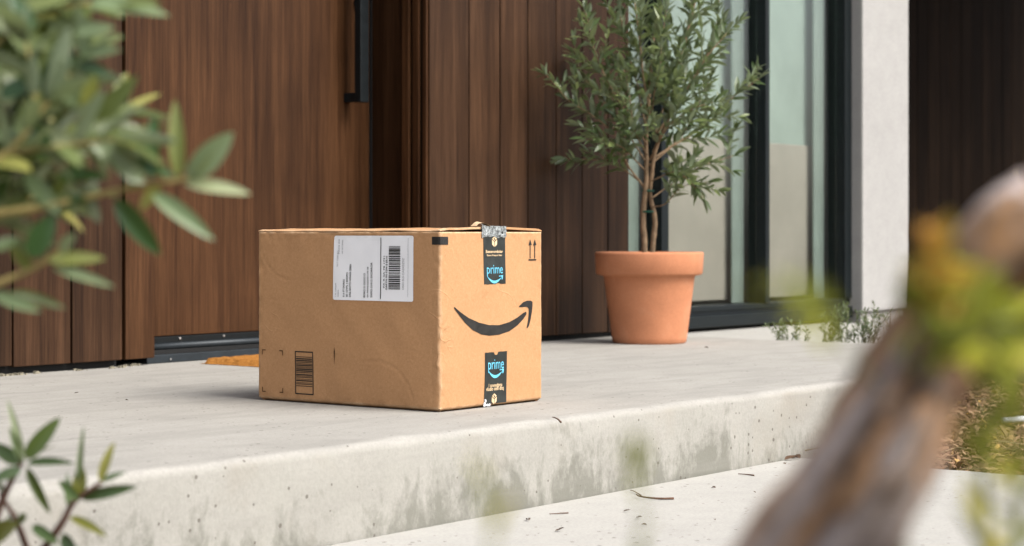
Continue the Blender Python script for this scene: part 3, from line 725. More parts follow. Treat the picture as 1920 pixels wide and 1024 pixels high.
def tape_print(tape_, x0, x1, yp, ysm, yi, lines):
    cy = MB(); a = c2(x0, yp[0]); b = c2(x1, yp[1])
    text(cy, 1, 'prime', a[0], b[1], b[0] - a[0], a[1] - b[1], E2, bold=False)
    a = c2(x0 + 2, ysm[0]); b = c2(x1, ysm[1]); smile(cy, 1, a[0], b[1], b[0] - a[0], a[1] - b[1], E2)
    cy.build('blue_print', M_CYAN, tape_)
    tn = MB(); dk = MB(); c = c2(*yi[:2]); carton_icon(tn, dk, 1, c[0], c[1], yi[2], E2)
    for (s, xa, xb, ya, yb) in lines:
        a = c2(xa, ya); b = c2(xb, yb); text(tn, 1, s, a[0], b[1], b[0] - a[0], a[1] - b[1], E2, bold=True)
    tn.build('tan_print', M_TAN, tape_); dk.build('icon_line', M_INK, tape_)
tape_print(tape, 290, 368, (255, 310), (308, 343), (330, 140, 0.0105), (("Becerordolar", 287, 371, 181, 195), ("Guru Frapun Ster", 292, 367, 202, 213)))
tape_print(tape2, 296, 373, (721, 779), (772, 806), (329, 913, 0.0105), (("1 conemodterea", 300, 367, 839, 850), ("vludio onifi ditq", 288, 374, 856, 873)))
wp = MB()
for (s, xa, xb, ya, yb) in (("3", 281, 291, 917, 931), ("Bee", 279, 311, 934, 948)):
    a = c2(xa, ya); b = c2(xb, yb); text(wp, 1, s, a[0], b[1], b[0] - a[0], a[1] - b[1], E2, bold=True)
wp.build('white_print', M_PAPER, tape2)
# crumpled tape over the edge, its glare painted as bright mottling
cf = MB(); nu, nv = 26, 12
for j in range(nv + 1):
    for i in range(nu + 1):
        x = ts0 - 0.006 + (ts1 - ts0 + 0.009) * i / nu; q = j / nv
        sg = -1 if x < BW / 2 else 1; a = min((x if sg < 0 else BW - x) / (BW / 2), 1)
        topz = flap_z(a, 0.002, sg) + 0.0050
        if q < 0.5: p = Vector((x, -0.0016, BH - 0.0095 + (topz - BH + 0.0095) * q * 2))
        else: p = Vector((x, -0.002 + 0.007 * (q - 0.5) * 2, topz + 0.0003))
        nz_ = noise.noise(Vector((x * 130, q * 5, 1.0))); n2 = noise.noise(Vector((x * 320, q * 11, 4.0)))
        lift = 0.007 * max(0, 1 - i / 6)
        p += Vector((0, -abs(nz_) * 0.0022 - abs(n2) * 0.0012 * (q < .5), nz_ * 0.0008 + n2 * 0.0008 + lift * q))
        if j == 0: p.z += 0.005 * noise.noise(Vector((x * 60, 7, 2)))
        cf.v.append(p)
for j in range(nv):
    for i in range(nu): a = j * (nu + 1) + i; cf.f.append([a, a + 1, a + nu + 2, a + nu + 1])
cf.build('crumpled_glare', M_GLARE, boxr)
# torn liner paper sticking up left of the tape
tl = MB(); a0 = Vector((ts0 - 0.030, -0.001, BH + 0.006))
for i in range(8):
    q = i / 7; x = ts0 - 0.022 + 0.040 * q; zz = BH + 0.009 + 0.008 * math.sin(q * 2.6 + .3) + 0.001 * noise.noise(Vector((q * 9, 0, 0)))
    tl.v += [Vector((x, -0.002 + 0.004 * math.sin(q * 5), zz)), Vector((x + 0.004, 0.016, zz + 0.003 * math.sin(q * 3)))]
tl.f = [[2*i, 2*i + 2, 2*i + 3, 2*i + 1] for i in range(7)]
tl.build('torn_paper', M_CARDEDGE, boxr)

# ------------------------------------------------------------------ terracotta pot
PC = Vector((2.228, 0.985, 0))
pot = empty('terracotta_pot', PC, 'orange terracotta flowerpot with a thick rim, standing on the porch by the window', 'flowerpot')
prof = [(0.098, 0.0), (0.108, 0.0), (0.113, 0.004), (0.1155, 0.02), (0.139, 0.200), (0.141, 0.206), (0.160, 0.210), (0.1635, 0.214), (0.1665, 0.272), (0.1655, 0.277), (0.162, 0.279), (0.150, 0.279), (0.147, 0.276), (0.142, 0.235)]
pm = MB(); ns = 64
for (r, z) in prof:
    for k in range(ns):
        a = 2 * math.pi * k / ns; q = 1 + 0.006 * noise.noise(Vector((math.cos(a) * 2, math.sin(a) * 2, z * 9))); pm.v.append(PC + Vector((r * q * math.cos(a), r * q * math.sin(a), z)))
for i in range(len(prof) - 1):
    for k in range(ns): k2 = (k + 1) % ns; pm.f.append([i*ns + k, i*ns + k2, (i+1)*ns + k2, (i+1)*ns + k])
pm.f.append(list(range(ns - 1, -1, -1)))
po = pm.build('pot_wall', M_TERRA, pot, smooth=True)
sl = MB(); sl.v = [PC + Vector((0.144 * math.cos(2*math.pi*k/32), 0.144 * math.sin(2*math.pi*k/32), 0.255)) for k in range(32)] + [PC + Vector((0, 0, 0.262))]
sl.f = [[k, (k + 1) % 32, 32] for k in range(32)]; sl.build('soil', M_SOIL, pot)

# ------------------------------------------------------------------ leaves
def leaf_mesh(name, mat, wd=0.13, fold=0.25, droop=0.12, tip=1.0, seg=7, twist=0.0, power=0.8):
    vs_, fs = [], []
    for i in range(seg + 1):
        t = i / seg; hw = wd * max(0.0, math.sin(math.pi * t ** (0.85 * tip))) ** power if 0 < i < seg else 0.006
        z = -droop * t * t + 0.02 * math.sin(t * 3); tw = twist * t
        for sg in (-1, 0, 1):
            x, zz = sg * hw, z + abs(sg) * hw * fold
            vs_.append((x * math.cos(tw) - (zz - z) * math.sin(tw), t, z + (zz - z) * math.cos(tw) + x * math.sin(tw)))
    for i in range(seg):
        for k in (0, 1): a = i * 3 + k; fs.append((a, a + 1, a + 4, a + 3))
    me = bpy.data.meshes.new(name); me.from_pydata(vs_, [], fs); me.update()
    for p in me.polygons: p.use_smooth = True
    me.materials.append(mat); return me
def leaf_matrix(base, direction, L, roll, rng, upref=UP):
    y = direction.normalized(); x = y.cross(upref)
    if x.length < 0.1: x = y.cross(Vector((1, 0, 0)))
    x.normalize(); z = x.cross(y)
    M = Matrix((x, y, z)).transposed().to_4x4() @ Matrix.Rotation(roll, 4, 'Y') @ Matrix.Scale(L, 4)
    M.translation = base; return M
def add_leaves(root, leaves, meshes, limit=300, stuffname='leaf_mass', mat=None):
    """leaves: list of world matrices; the ones nearest the camera become parts, the rest one joined part"""
    inv = Matrix.Translation(-wloc(root))
    leaves.sort(key=lambda m: (m[0].translation - CAM).length - m[0].to_scale().x * 2)
    for i, (M, k) in enumerate(leaves[:limit]):
        o = bpy.data.objects.new('leaf', meshes[k]); COL.objects.link(o); o.parent = root; o.matrix_basis = inv @ M
    if len(leaves) > limit:
        mb = MB()
        for (M, k) in leaves[limit:]:
            me = meshes[k]; mb.add([M @ v.co for v in me.vertices], [list(p.vertices) for p in me.polygons])
        o = mb.build(stuffname, meshes[0].materials[0], root, smooth=True); o['kind'] = 'stuff'
def along(path, spacing, rng, t0=0.1):
    """points and tangents at about equal distances along a path"""
    tot = sum((path[i + 1] - path[i]).length for i in range(len(path) - 1)); want = tot * t0; acc = 0
    for i in range(len(path) - 1):
        e = path[i + 1] - path[i]; L = e.length
        while want <= acc + L:
            yield path[i] + e * ((want - acc) / L), e.normalized(), want / tot
            want += spacing * rng.uniform(0.75, 1.3)
        acc += L
def rand_perp(t, rng):
    v = Vector((rng.gauss(0, 1), rng.gauss(0, 1), rng.gauss(0, 1))); v = v - t * v.dot(t); return v.normalized()

# ------------------------------------------------------------------ olive tree in the pot
olive = empty('olive_tree', PC + Vector((0, 0, 0.26)), 'young olive tree with narrow grey green leaves growing in the terracotta pot', 'tree')
rng = random.Random(21)
TD = 6.045
def tp(px, py, dd=0.0): return at(px, py, TD + dd)
OL = [leaf_mesh('olive_leaf', M_OLIVE, 0.15, 0.3, 0.10), leaf_mesh('olive_leaf', M_OLIVE, 0.135, 0.45, -0.08), leaf_mesh('olive_leaf', M_OLIVE, 0.15, 0.2, 0.22, 1.0, 7, 0.5)]
br = [  # px, py, depth offset
 ([(1209,480,0),(1207,400,0),(1211,340,0),(1214,250,.02),(1222,130,.04),(1232,20,.05),(1240,-60,.05)], .0095),
 ([(1222,480,.01),(1227,420,.01),(1217,360,.01),(1228,290,-.02),(1254,210,-.05),(1275,120,-.06),(1298,20,-.05),(1306,-60,-.05)], .0085),
 ([(1207,350,0),(1180,315,-.02),(1152,255,-.05),(1110,215,-.08),(1065,185,-.1),(1022,140,-.1)], .0055),
 ([(1205,345,0),(1160,312,.03),(1110,300,.05),(1060,298,.06)], .004),
 ([(1212,270,0),(1170,205,-.06),(1135,140,-.08),(1110,75,-.1),(1097,20,-.1)], .005),
 ([(1209,300,0),(1160,225,.06),(1120,172,.08),(1082,128,.1)], .0045),
 ([(1214,250,0),(1192,150,.05),(1168,60,.06),(1158,-30,.08)], .005),
 ([(1218,220,0),(1204,110,-.08),(1192,10,-.1),(1186,-50,-.1)], .005),
 ([(1225,388,0),(1250,382,-.03),(1280,350,-.06),(1330,342,-.08)], .0035),
 ([(1222,372,0),(1250,352,.03),(1310,315,.05),(1378,292,.06)], .004),
 ([(1217,310,0),(1262,275,.02),(1320,235,.05),(1372,185,.08),(1422,148,.09)], .0048),
 ([(1224,285,0),(1272,190,-.09),(1322,112,-.12),(1362,62,-.12)], .005),
 ([(1225,260,0),(1262,150,.08),(1290,60,.1),(1300,-30,.1)], .005),
 ([(1232,250,0),(1292,165,.02),(1338,70,.04),(1352,-20,.04)], .0055),
 ([(1218,300,0),(1255,235,-.12),(1295,205,-.15),(1335,192,-.16)], .004),
 ([(1220,340,0),(1268,322,-.06),(1300,345,-.09),(1318,372,-.1)], .003),
 ([(1210,320,0),(1170,280,-.1),(1130,262,-.15),(1100,262,-.16)], .0035),
 ([(1215,240,0),(1230,170,-.12),(1240,90,-.16),(1248,20,-.16)], .0045),
 ([(1212,290,0),(1190,240,-.14),(1180,180,-.17),(1168,130,-.18)], .004),
 ([(1222,300,0),(1270,262,.12),(1300,215,.14),(1330,150,.15)], .004),
]
wood_ = MB(); twg = MB(); leaves = []
def olive_leaf_row(path, sp, t0, lsz):
    side = rng.uniform(0, 6)
    for p, t, q in along(path, sp, rng, t0):
        side += 1.57 + rng.uniform(-.4, .4)
        pr = rand_perp(t, rng); a = t.cross(UP).normalized() if abs(t.z) < .95 else t.cross(Vector((1, 0, 0))).normalized(); b = t.cross(a)
        pr = a * math.cos(side) + b * math.sin(side)
        for sg in (1, -1):
            if rng.random() < 0.12: continue
            d = (t * rng.uniform(.55, 1.1) + pr * sg * rng.uniform(.6, 1.0) + UP * rng.uniform(-.2, .25)).normalized()
            leaves.append((leaf_matrix(p, d, lsz * rng.uniform(.65, 1.2) * (1.0 - 0.35 * q), rng.uniform(-.9, .9), rng), rng.randrange(3)))
    t = (path[-1] - path[-2]).normalized()
    for k in range(3): leaves.append((leaf_matrix(path[-1], (t + rand_perp(t, rng) * .35).normalized(), lsz * rng.uniform(.55, .9), rng.uniform(-1, 1), rng), rng.randrange(3)))
for bi, (pp, r0) in enumerate(br):
    path = smooth_path([tp(a, b, c) for a, b, c in pp], 6); n = len(path)
    path = [p + Vector((noise.noise(p * 9 + Vector((bi, 0, 0))), noise.noise(p * 9 + Vector((0, bi, 3))), 0)) * 0.008 * min(1, i / 6) for i, p in enumerate(path)]
    rr0 = r0 if bi < 2 else r0 * .55
    rads = [rr0 * (1 - 0.85 * i / (n - 1)) + 0.0005 for i in range(n)]
    wood_.tube(path, rads, 7, 0.25 if bi < 2 else 0.1, 60)
    olive_leaf_row(path, 0.0185, 0.50 if bi < 2 else 0.25, 0.066)
    for p, t, q in along(path, 0.060 if bi < 2 else 0.054, rng, 0.45 if bi < 2 else 0.28):
        if q > 0.93: continue
        L = rng.uniform(.06, .15) * (1.15 - 0.5 * q)
        d = (t * .8 + rand_perp(t, rng) * .8 + UP * .35).normalized()
        tw = smooth_path([p, p + d * L * .5 + UP * .004, p + d * L + UP * rng.uniform(-.01, .03)], 4)
        twg.tube(tw, [0.0018 - 0.001 * i / (len(tw) - 1) for i in range(len(tw))], 5)
        olive_leaf_row(tw, 0.015, 0.15, 0.060)
wood_.build('trunk', M_STEM, olive, smooth=True); twg.build('twigs', M_TWIGG, olive, smooth=True)['kind'] = 'stuff'
for py in (358, 397):
    tm = MB(); c = tp(1214, py, 0.005)
    tm.tube([c + (RT * math.cos(a) * 0.0165 + AX * math.sin(a) * 0.014) for a in [2 * math.pi * k / 16 for k in range(17)]], 0.0032, 6)
    tm.build('tie', M_TIE, olive, smooth=True)
NOL = len(leaves)
add_leaves(olive, leaves, OL, 300, 'leaf_mass')

# ------------------------------------------------------------------ foreground shrubs
def shrub(name, label, cat, base, branches, meshes, stem_mat, dist, lsz, sp, seed, updir=0.2, spread=(.7, 1.1), limit=300, r0=0.0035, t0=0.25, tipn=3, subs=0, group=None):
    rg = random.Random(seed); root = empty(name, base, label, cat, group)
    st = MB(); lv = []
    for bi, pp in enumerate(branches):
        path = smooth_path([at(p[0], p[1], dist + p[2]) for p in pp], 5); n = len(path)
        st.tube(path, [r0 * (1 - .65 * i / (n - 1)) for i in range(n)], 7, .15, 80)
        jobs = [path]
        for k in range(subs):
            i = rg.randrange(n // 3, n - 1); t = (path[i + 1] - path[i]).normalized(); d = (t + rand_perp(t, rg) * .9 + UP * .2).normalized(); L = rg.uniform(.04, .09)
            sp_ = smooth_path([path[i], path[i] + d * L * .5, path[i] + d * L], 4); st.tube(sp_, [r0 * .45 * (1 - .5 * j / (len(sp_) - 1)) for j in range(len(sp_))], 6); jobs.append(sp_)
        for q_ in jobs:
            ang = rg.uniform(0, 6)
            for p, t, q in along(q_, sp, rg, t0 if q_ is path else .25):
                ang += 2.4; a = t.cross(UP).normalized() if abs(t.z) < .93 else t.cross(RT).normalized(); b = t.cross(a)
                pr = a * math.cos(ang) + b * math.sin(ang)
                d = (t * rg.uniform(.5, 1.0) + pr * rg.uniform(*spread) + UP * updir * rg.uniform(0, 1.4)).normalized()
                lv.append((leaf_matrix(p, d, lsz * rg.uniform(.7, 1.15), rg.uniform(-.7, .7), rg), rg.randrange(len(meshes))))
            t = (q_[-1] - q_[-2]).normalized()
            for k in range(tipn): lv.append((leaf_matrix(q_[-1], (t + rand_perp(t, rg) * rg.uniform(.3, .8)).normalized(), lsz * rg.uniform(.6, 1.0), rg.uniform(-1, 1), rg), rg.randrange(len(meshes))))
    st.build('stem', stem_mat, root, smooth=True)
    add_leaves(root, lv, meshes, limit); return root
SH = [leaf_mesh('shrub_leaf', M_SHRUB, 0.165, 0.25, 0.12, 0.9, 8, 0, .5), leaf_mesh('shrub_leaf', M_SHRUB, 0.145, 0.4, -0.06, 0.85, 8, 0, .5), leaf_mesh('shrub_leaf', M_SHRUB, 0.185, 0.2, 0.2, 0.95, 8, .3, .55)]

M_SHRUBP = leafmat('pale shrub leaf', [(0.0, (0.13, 0.20, 0.085, 1)), (0.6, (0.23, 0.30, 0.155, 1)), (1.0, (0.42, 0.46, 0.26, 1))], (0.30, 0.37, 0.26, 1), 0.3, 0.25)
M_SHRUBD = leafmat('deep green shrub leaf', [(0.0, (0.024, 0.062, 0.020, 1)), (1.0, (0.055, 0.125, 0.038, 1))], (0.18, 0.26, 0.17, 1), 0.25, 0.2)
M_SHRUBY = leafmat('yellow green shrub leaf', [(0.0, (0.16, 0.21, 0.035, 1)), (1.0, (0.40, 0.38, 0.10, 1))], (0.30, 0.35, 0.15, 1), 0.3, 0.3)
KIND = {'p': leaf_mesh('shrub_leaf', M_SHRUBP, 0.5, 0.22, 0.06, 0.9, 8, 0, .66), 'd': leaf_mesh('shrub_leaf', M_SHRUBD, 0.5, 0.22, 0.08, 0.9, 8, 0, .66),
        'g': leaf_mesh('shrub_leaf', M_SHRUB, 0.5, 0.22, 0.06, 0.92, 8, 0, .66), 'y': leaf_mesh('shrub_leaf', M_SHRUBY, 0.5, 0.22, 0.06, 0.9, 8, 0, .66),
        's': leaf_mesh('low_leaf', M_SEED, 0.5, 0.25, 0.05, 0.9, 8, 0, .65)}
def hero(root, d0, rows, seed):
    """single leaves, each from its stalk to its tip: x, y, x, y, width, kind"""
    rg = random.Random(seed); inv = Matrix.Translation(-wloc(root))
    for (xa, ya, xb, yb, wd, k) in rows:
        dz = rg.uniform(-.012, .012); a = at(xa, ya, d0 + dz); b = at(xb, yb, d0 + dz + rg.uniform(-.022, .012)); L = (b - a).length
        y = (b - a).normalized(); z = (-AX + UP * rg.uniform(.1, .8) + RT * rg.uniform(-.3, .3)); x = y.cross(z).normalized(); z = x.cross(y)
        M = Matrix((x, y, z)).transposed().to_4x4(); M.translation = a
        wx = wd * d0 / FPX * 0.84
        o = bpy.data.objects.new('leaf', KIND[k]); COL.objects.link(o); o.parent = root; o.matrix_basis = inv @ M @ Matrix.Diagonal((wx, L, L * .6, 1))
gb = at(-330, 1000, 1.38); gb.z = -0.2
LB = [
 [(-300,1300,0),(-260,700,0),(-150,480,0),(-30,410,-.01),(100,385,-.01),(200,362,0),(290,346,0),(352,336,0)],
 [(-300,1300,0),(-250,800,0),(-130,620,.0),(-30,545,0),(60,505,0),(128,462,0)],
 [(-260,700,0),(-140,400,.05),(-60,270,.08),(40,210,.1),(110,190,.1)],
 [(-260,700,0),(-160,300,-.05),(-60,130,.02),(30,60,.04),(110,20,.05),(170,8,.04)],
 [(-260,700,0),(-180,250,.02),(-100,60,.05),(-10,-30,.08),(60,-60,.1)],
 [(-260,700,0),(-120,430,-.02),(-40,330,-.02),(40,260,-.02),(90,190,-.02)],
 [(-260,700,0),(-150,380,.1),(-60,200,.14),(20,120,.16),(90,70,.16)],
 [(-260,700,0),(-130,520,.05),(-50,430,.06),(10,390,.07),(60,370,.08)],
 [(-260,700,0),(-170,350,.0),(-110,180,.02),(-40,90,.03),(0,10,.03)],
 [(-260,700,0),(-140,460,.08),(-50,360,.1),(30,310,.1),(90,275,.1)],
]
big = shrub('shrub', 'broad leafy green shrub reaching in from the left edge, in front of the plank wall', 'shrub', gb, LB[2:], SH, M_YSTEM, 1.38, 0.045, 0.007, 5, 0.25, subs=3, r0=0.0042, t0=0.5, limit=240)
for pp in LB[:2]:
    path = smooth_path([at(a, b, 1.38 + c) for a, b, c in pp], 6); mb = MB(); mb.tube(path, [.0042 - .0026 * i / (len(path) - 1) for i in range(len(path))], 8, .2, 80); mb.build('stem', M_YSTEM, big, smooth=True)
hero(big, 1.38, [(345,345,470,362,34,'p'),(285,362,402,450,40,'p'),(335,335,328,185,36,'g'),(358,332,437,248,58,'p'),(350,334,392,292,44,'g'),(352,340,405,275,34,'y'),(285,340,290,212,42,'d'),(215,372,302,480,50,'d'),
 (272,345,150,235,52,'p'),(180,232,257,142,46,'g'),(165,235,176,138,46,'y'),(262,240,128,252,46,'g'),(300,345,262,395,32,'y'),(240,352,280,300,36,'p'),(228,300,330,330,34,'d'),
 (88,488,198,484,32,'g'),(98,502,214,537,24,'p'),(58,485,102,398,56,'d'),(112,472,142,438,32,'p'),(-12,550,76,584,30,'p'),(20,548,124,578,26,'g'),(-12,468,38,446,32,'p'),(38,440,48,508,24,'p'),(60,505,20,460,30,'g'),
 (168,8,318,27,46,'p'),(190,0,300,5,36,'g'),(140,62,216,50,34,'p'),(148,102,228,92,30,'p'),(96,160,122,58,50,'p'),(70,108,92,215,56,'d'),(126,128,122,205,44,'g'),(120,110,210,140,36,'d'),
 (48,330,112,402,42,'p'),(140,345,188,418,40,'g'),(110,330,200,330,40,'d'),(30,280,130,300,46,'g'),(60,240,170,290,48,'p'),(20,200,-20,110,50,'p'),(0,300,70,230,46,'d'),(-20,250,60,262,44,'p'),(20,60,100,90,44,'g'),(-10,30,60,70,46,'p'),(40,10,140,-10,44,'g'),
 (10,400,70,340,46,'g'),(-20,380,20,320,46,'d'),(100,390,160,370,34,'d'),(70,180,40,110,40,'d'),(150,200,100,130,44,'p'),(210,250,250,190,34,'g'),(0,180,70,150,46,'d'),(60,60,20,-10,46,'d'),(90,300,60,220,44,'d'),(-10,120,50,170,46,'g')], 12)
SD = [leaf_mesh('low_leaf', M_SEED, 0.16, 0.35, 0.05, 0.9), leaf_mesh('low_leaf', M_SEED, 0.145, 0.2, -0.1, 0.85)]
b2 = at(-60, 1300, 1.75); b2.z = -0.2
B2 = [[(-90,1350,0),(-40,1080,0),(0,950,0),(25,895,0),(42,865,0)], [(-60,1350,0),(20,1120,.0),(90,1020,0),(120,975,0),(140,940,0),(190,905,0)], [(-90,1350,0),(-60,1150,.02),(-30,1060,.02),(-10,1012,.02)], [(-30,1350,0),(60,1120,.03),(40,1000,.01),(0,925,0)]]
low = shrub('low_shrub', 'small low shrub with narrow upright leaves and brown stems at the bottom left corner', 'shrub', b2, B2, SD, M_BROWNSTEM, 1.75, 0.035, 0.06, 9, 0.5, (.8, 1.3), r0=0.0052, t0=0.85, tipn=1)
hero(low, 1.75, [(45,862,14,748,15,'p'),(42,868,18,800,18,'p'),(48,862,113,782,38,'s'),(50,870,140,868,22,'s'),(50,875,95,965,24,'s'),(40,870,-20,830,34,'s'),(40,880,-15,900,26,'s'),(150,928,156,798,15,'p'),(150,932,152,872,36,'s'),(188,905,214,828,24,'y'),(150,935,258,912,28,'s'),(148,938,110,900,22,'s'),
 (-25,1015,34,980,50,'s'),(118,1000,155,1075,32,'s'),(-10,1010,-30,950,30,'s'),(60,985,110,1020,26,'s'),(130,970,200,1005,22,'s')], 14)

# ------------------------------------------------------------------ gnarled trunk close to the camera, right
TRD = 0.74
tb_ = at(1380, 1500, TRD + .03); tb_.z = -0.2
trunk = empty('gnarled_trunk', tb_, 'thick gnarled weathered trunk leaning across the right side close to the camera', 'trunk')
def limb(pts, rr_px, nseg=7, seed=0, n=26):
    path = smooth_path([p if isinstance(p, Vector) else at(p[0], p[1], TRD + p[2]) for p in pts], nseg)
    rads = []; m = len(path) - 1
    for i in range(len(path)):
        q = i / m * (len(rr_px) - 1); a = int(min(q, len(rr_px) - 2)); rads.append((rr_px[a] + (rr_px[a + 1] - rr_px[a]) * (q - a)) * TRD / FPX)
    mb = MB(); mb.tube(path, rads, n, 0, 0)
    for i, v in enumerate(mb.v):
        ring, k = divmod(i, n); 
        if ring > m: continue
        c = path[ring]; q = v - c
        rid = 0.16 * math.sin(k / n * 2 * math.pi * 4 + ring * 0.16 + seed) + 0.28 * noise.noise(c * 16 + q.normalized() * 1.6 + Vector((seed, 0, 0))) + 0.10 * noise.noise(v * 95)
        mb.v[i] = c + q * (1 + rid)
    return mb
limb([tb_, (1360,1400,.02), (1385,1180,0), (1468,1040,0), (1592,890,0), (1694,740,0), (1782,610,0), (1842,500,.01), (1888,410,.01), (1920,345,.02)], [150, 122, 94, 76, 80, 92, 95, 86, 76, 60, 26], seed=1).build('trunk_limb', M_BARK, trunk, smooth=True)
limb([(1620,1500,.03), (1600,1250,.02), (1600,1080,-.02), (1640,950,-.03), (1700,820,-.02), (1745,700,0)], [95, 88, 78, 72, 70, 56], seed=4).build('trunk_limb', M_BARK, trunk, smooth=True)
limb([(1790,560,.0), (1840,500,-.03), (1890,455,-.04), (1970,420,-.05)], [70, 76, 72, 50], seed=8).build('trunk_limb', M_BARK, trunk, smooth=True)
LM = [leaf_mesh('lime_leaf', M_LIME, 0.22, 0.25, 0.12, 0.9), leaf_mesh('lime_leaf', M_LIME, 0.16, 0.4, -0.06, 0.85)]
OR = [leaf_mesh('orange_leaf', M_ORANGE, 0.26, 0.2, 0.1, 0.9)]
RB = [[(1700,690,-.05),(1720,620,-.07),(1745,590,-.09),(1765,560,-.1)], [(1760,640,-.05),(1800,635,-.08),(1860,610,-.1),(1910,600,-.1)], [(1730,580,-.06),(1740,530,-.08),(1760,500,-.09)], [(1720,700,-.06),(1770,650,-.1),(1830,640,-.12),(1880,660,-.13)],
      [(1850,1500,-.06),(1850,1100,-.06),(1845,900,-.07),(1850,760,-.08),(1860,660,-.09),(1880,610,-.09)], [(1900,1500,-.05),(1910,1000,-.05),(1905,800,-.06),(1900,690,-.06)],
      [(1810,640,-.06),(1850,620,-.08),(1910,650,-.1)]]
shrub('leafy_sprig', 'blurred yellow green leafy sprigs in front of the gnarled trunk', 'plant', tuple(at(1850, 2600, TRD - .05)), RB, LM, M_TWIGG, TRD, 0.023, 0.0048, 31, .3, r0=0.0016, t0=0.4)
shrub('orange_sprig', 'blurred orange leaf tip beside the top of the gnarled trunk', 'plant', tuple(at(1745, 560, TRD - .02)), [[(1765,560,-.05),(1752,525,-.1),(1745,495,-.11),(1744,475,-.11)]], OR, M_TWIGG, TRD, 0.016, 0.0022, 33, .3, r0=0.001)
shrub('side_sprig', 'small blurred yellow green sprig left of the gnarled trunk, before the window', 'plant', tuple(at(1640, 720, .55)), [[(1655,735,.17),(1590,660,.1),(1530,590,.02),(1495,555,0),(1460,545,0)]], LM, M_TWIGG, .5, 0.013, 0.0045, 35, .2, r0=0.0007, t0=.78)
for (lab_, xs_, top, dd, sd_) in (('tall thin blurred sprig tip at the bottom, centre right', 1200, 890, .6, 41), ('faint thin blurred sprig tip at the bottom, below the parcel', 922, 935, .55, 43), ('thin blurred green sprig at the foot of the gnarled trunk', 1690, 930, .72, 45)):
    bb = at(xs_ + 10, 3000, dd); bb.z = -0.2
    shrub('thin_sprig', lab_, 'plant', tuple(bb), [[(xs_ + 10, HOR + (CAM.z + .2) / dd * FPX, 0), (xs_ + 14, 1600, 0), (xs_ + 4, 1150, 0), (xs_, top + 40, 0), (xs_ - 4, top, 0)]], LM, M_TWIGG, dd, 0.015, 0.009, sd_, .6, (.3, .7), r0=0.0008, t0=.80, tipn=2)
gr = MB()
for (pts) in ([(1935,420,0),(1915,372,0),(1903,318,0)], [(1940,400,0),(1920,385,0),(1890,362,0)]):
    pa_ = smooth_path([at(a, b, 1.9 + c) for a, b, c in [(2050, 800, 0)] + pts], 5); gr.tube(pa_, [.0022 - .0018 * i / (len(pa_) - 1) for i in range(len(pa_))], 5)
tag(gr.build('straw_stalk', M_STRAW, smooth=True), 'two pale straw stalks at the right edge above the gnarled trunk', 'straw')

# ------------------------------------------------------------------ weeds at the end of the porch
def weed(pos, h, nst, seed, label, mat, meshes, stemmat, lsz=.018, lean=.3):
    rg = random.Random(seed); root = empty('weed', pos, label, 'weed', None); st = MB(); lv = []
    for k in range(nst):
        d = Vector((rg.gauss(0, lean), rg.gauss(0, lean), 1)).normalized(); hh = h * rg.uniform(.5, 1.05); p0 = Vector(pos) + Vector((rg.gauss(0, .018), rg.gauss(0, .045), 0))
        pa_ = smooth_path([p0, p0 + d * hh * .5, p0 + d * hh + Vector((rg.gauss(0, .01), rg.gauss(0, .01), 0))], 4); st.tube(pa_, .0009, 5)
        for p, t, q in along(pa_, .006, rg, .15):
            lv.append((leaf_matrix(p, (t * .7 + rand_perp(t, rg) * .8).normalized(), lsz * rg.uniform(.6, 1.3), rg.uniform(-1, 1), rg), 0))
    st.build('stems', stemmat, root); mb = MB()
    if meshes:
        for (M, k) in lv: mb.add([M @ v.co for v in meshes[0].vertices], [list(p.vertices) for p in meshes[0].polygons])
        o = mb.build('foliage', mat, root); o['kind'] = 'stuff'
WL = [leaf_mesh('weed_leaf', M_WEED, .15, .2, .1, 1, 4)]
weed((2.665, 0.72, -0.02), .09, 16, 1, 'low grey green weed at the porch end, leftmost of the row below the window', M_WEED, WL, M_TWIGG)
weed((2.70, 0.60, -0.02), .145, 22, 2, 'tallest feathery weed at the porch end, in front of the black window base', M_WEED, WL, M_TWIGG)
weed((2.72, 0.50, -0.02), .135, 22, 3, 'bushy green weed at the porch end, in front of the white pier', M_WEED, WL, M_TWIGG)
weed((2.78, 0.42, -0.02), .14, 36, 4, 'tuft of dry pale grass at the foot of the white pier', M_STRAW, None, M_STRAW, lean=.5)

# ------------------------------------------------------------------ mulch
def scatter(n, area, zf, seed, lmin=.012, lmax=.045):
    rg = random.Random(seed); mb = MB()
    for k in range(n):
        x, y = area(rg)
        if x is None: continue
        L = rg.uniform(lmin, lmax); wd = rg.uniform(.25, .5) * L * .7; t = rg.uniform(.002, .006)
        M = Matrix.Translation((x, y, zf(x, y) + rg.uniform(0, .028))) @ Matrix.Rotation(rg.uniform(0, 6.3), 4, 'Z') @ Matrix.Rotation(rg.gauss(0, .45), 4, 'X') @ Matrix.Rotation(rg.gauss(0, .45), 4, 'Y')
        v = [Vector((sx * L / 2 * rg.uniform(.6, 1), sy * wd / 2 * rg.uniform(.5, 1), sz * t / 2 + .12 * L * (1 if sx == 0 else 0))) for sx in (-1, 0, 1) for sy in (-1, 1) for sz in (-1, 1)]
        f = [(0, 1, 3, 2), (8, 10, 11, 9)]
        for a in (0, 4): f += [(a, a + 4, a + 5, a + 1), (a + 2, a + 3, a + 7, a + 6), (a + 1, a + 5, a + 7, a + 3), (a, a + 2, a + 6, a + 4)]
        mb.add([M @ p for p in v], f)
    return mb
def area_right(rg):
    x, y = rg.uniform(.93, 3.4), rg.uniform(-1.6, .6)
    if y > -.25 and x < 1.37 + (y + .24) * 2.3: return None, None
    return x, y
mul = scatter(15000, area_right, lambda x, y: -.185, 3, .016, .055)
rg = random.Random(8)
tag(mul.build('mulch', M_CHIP), kind='stuff')
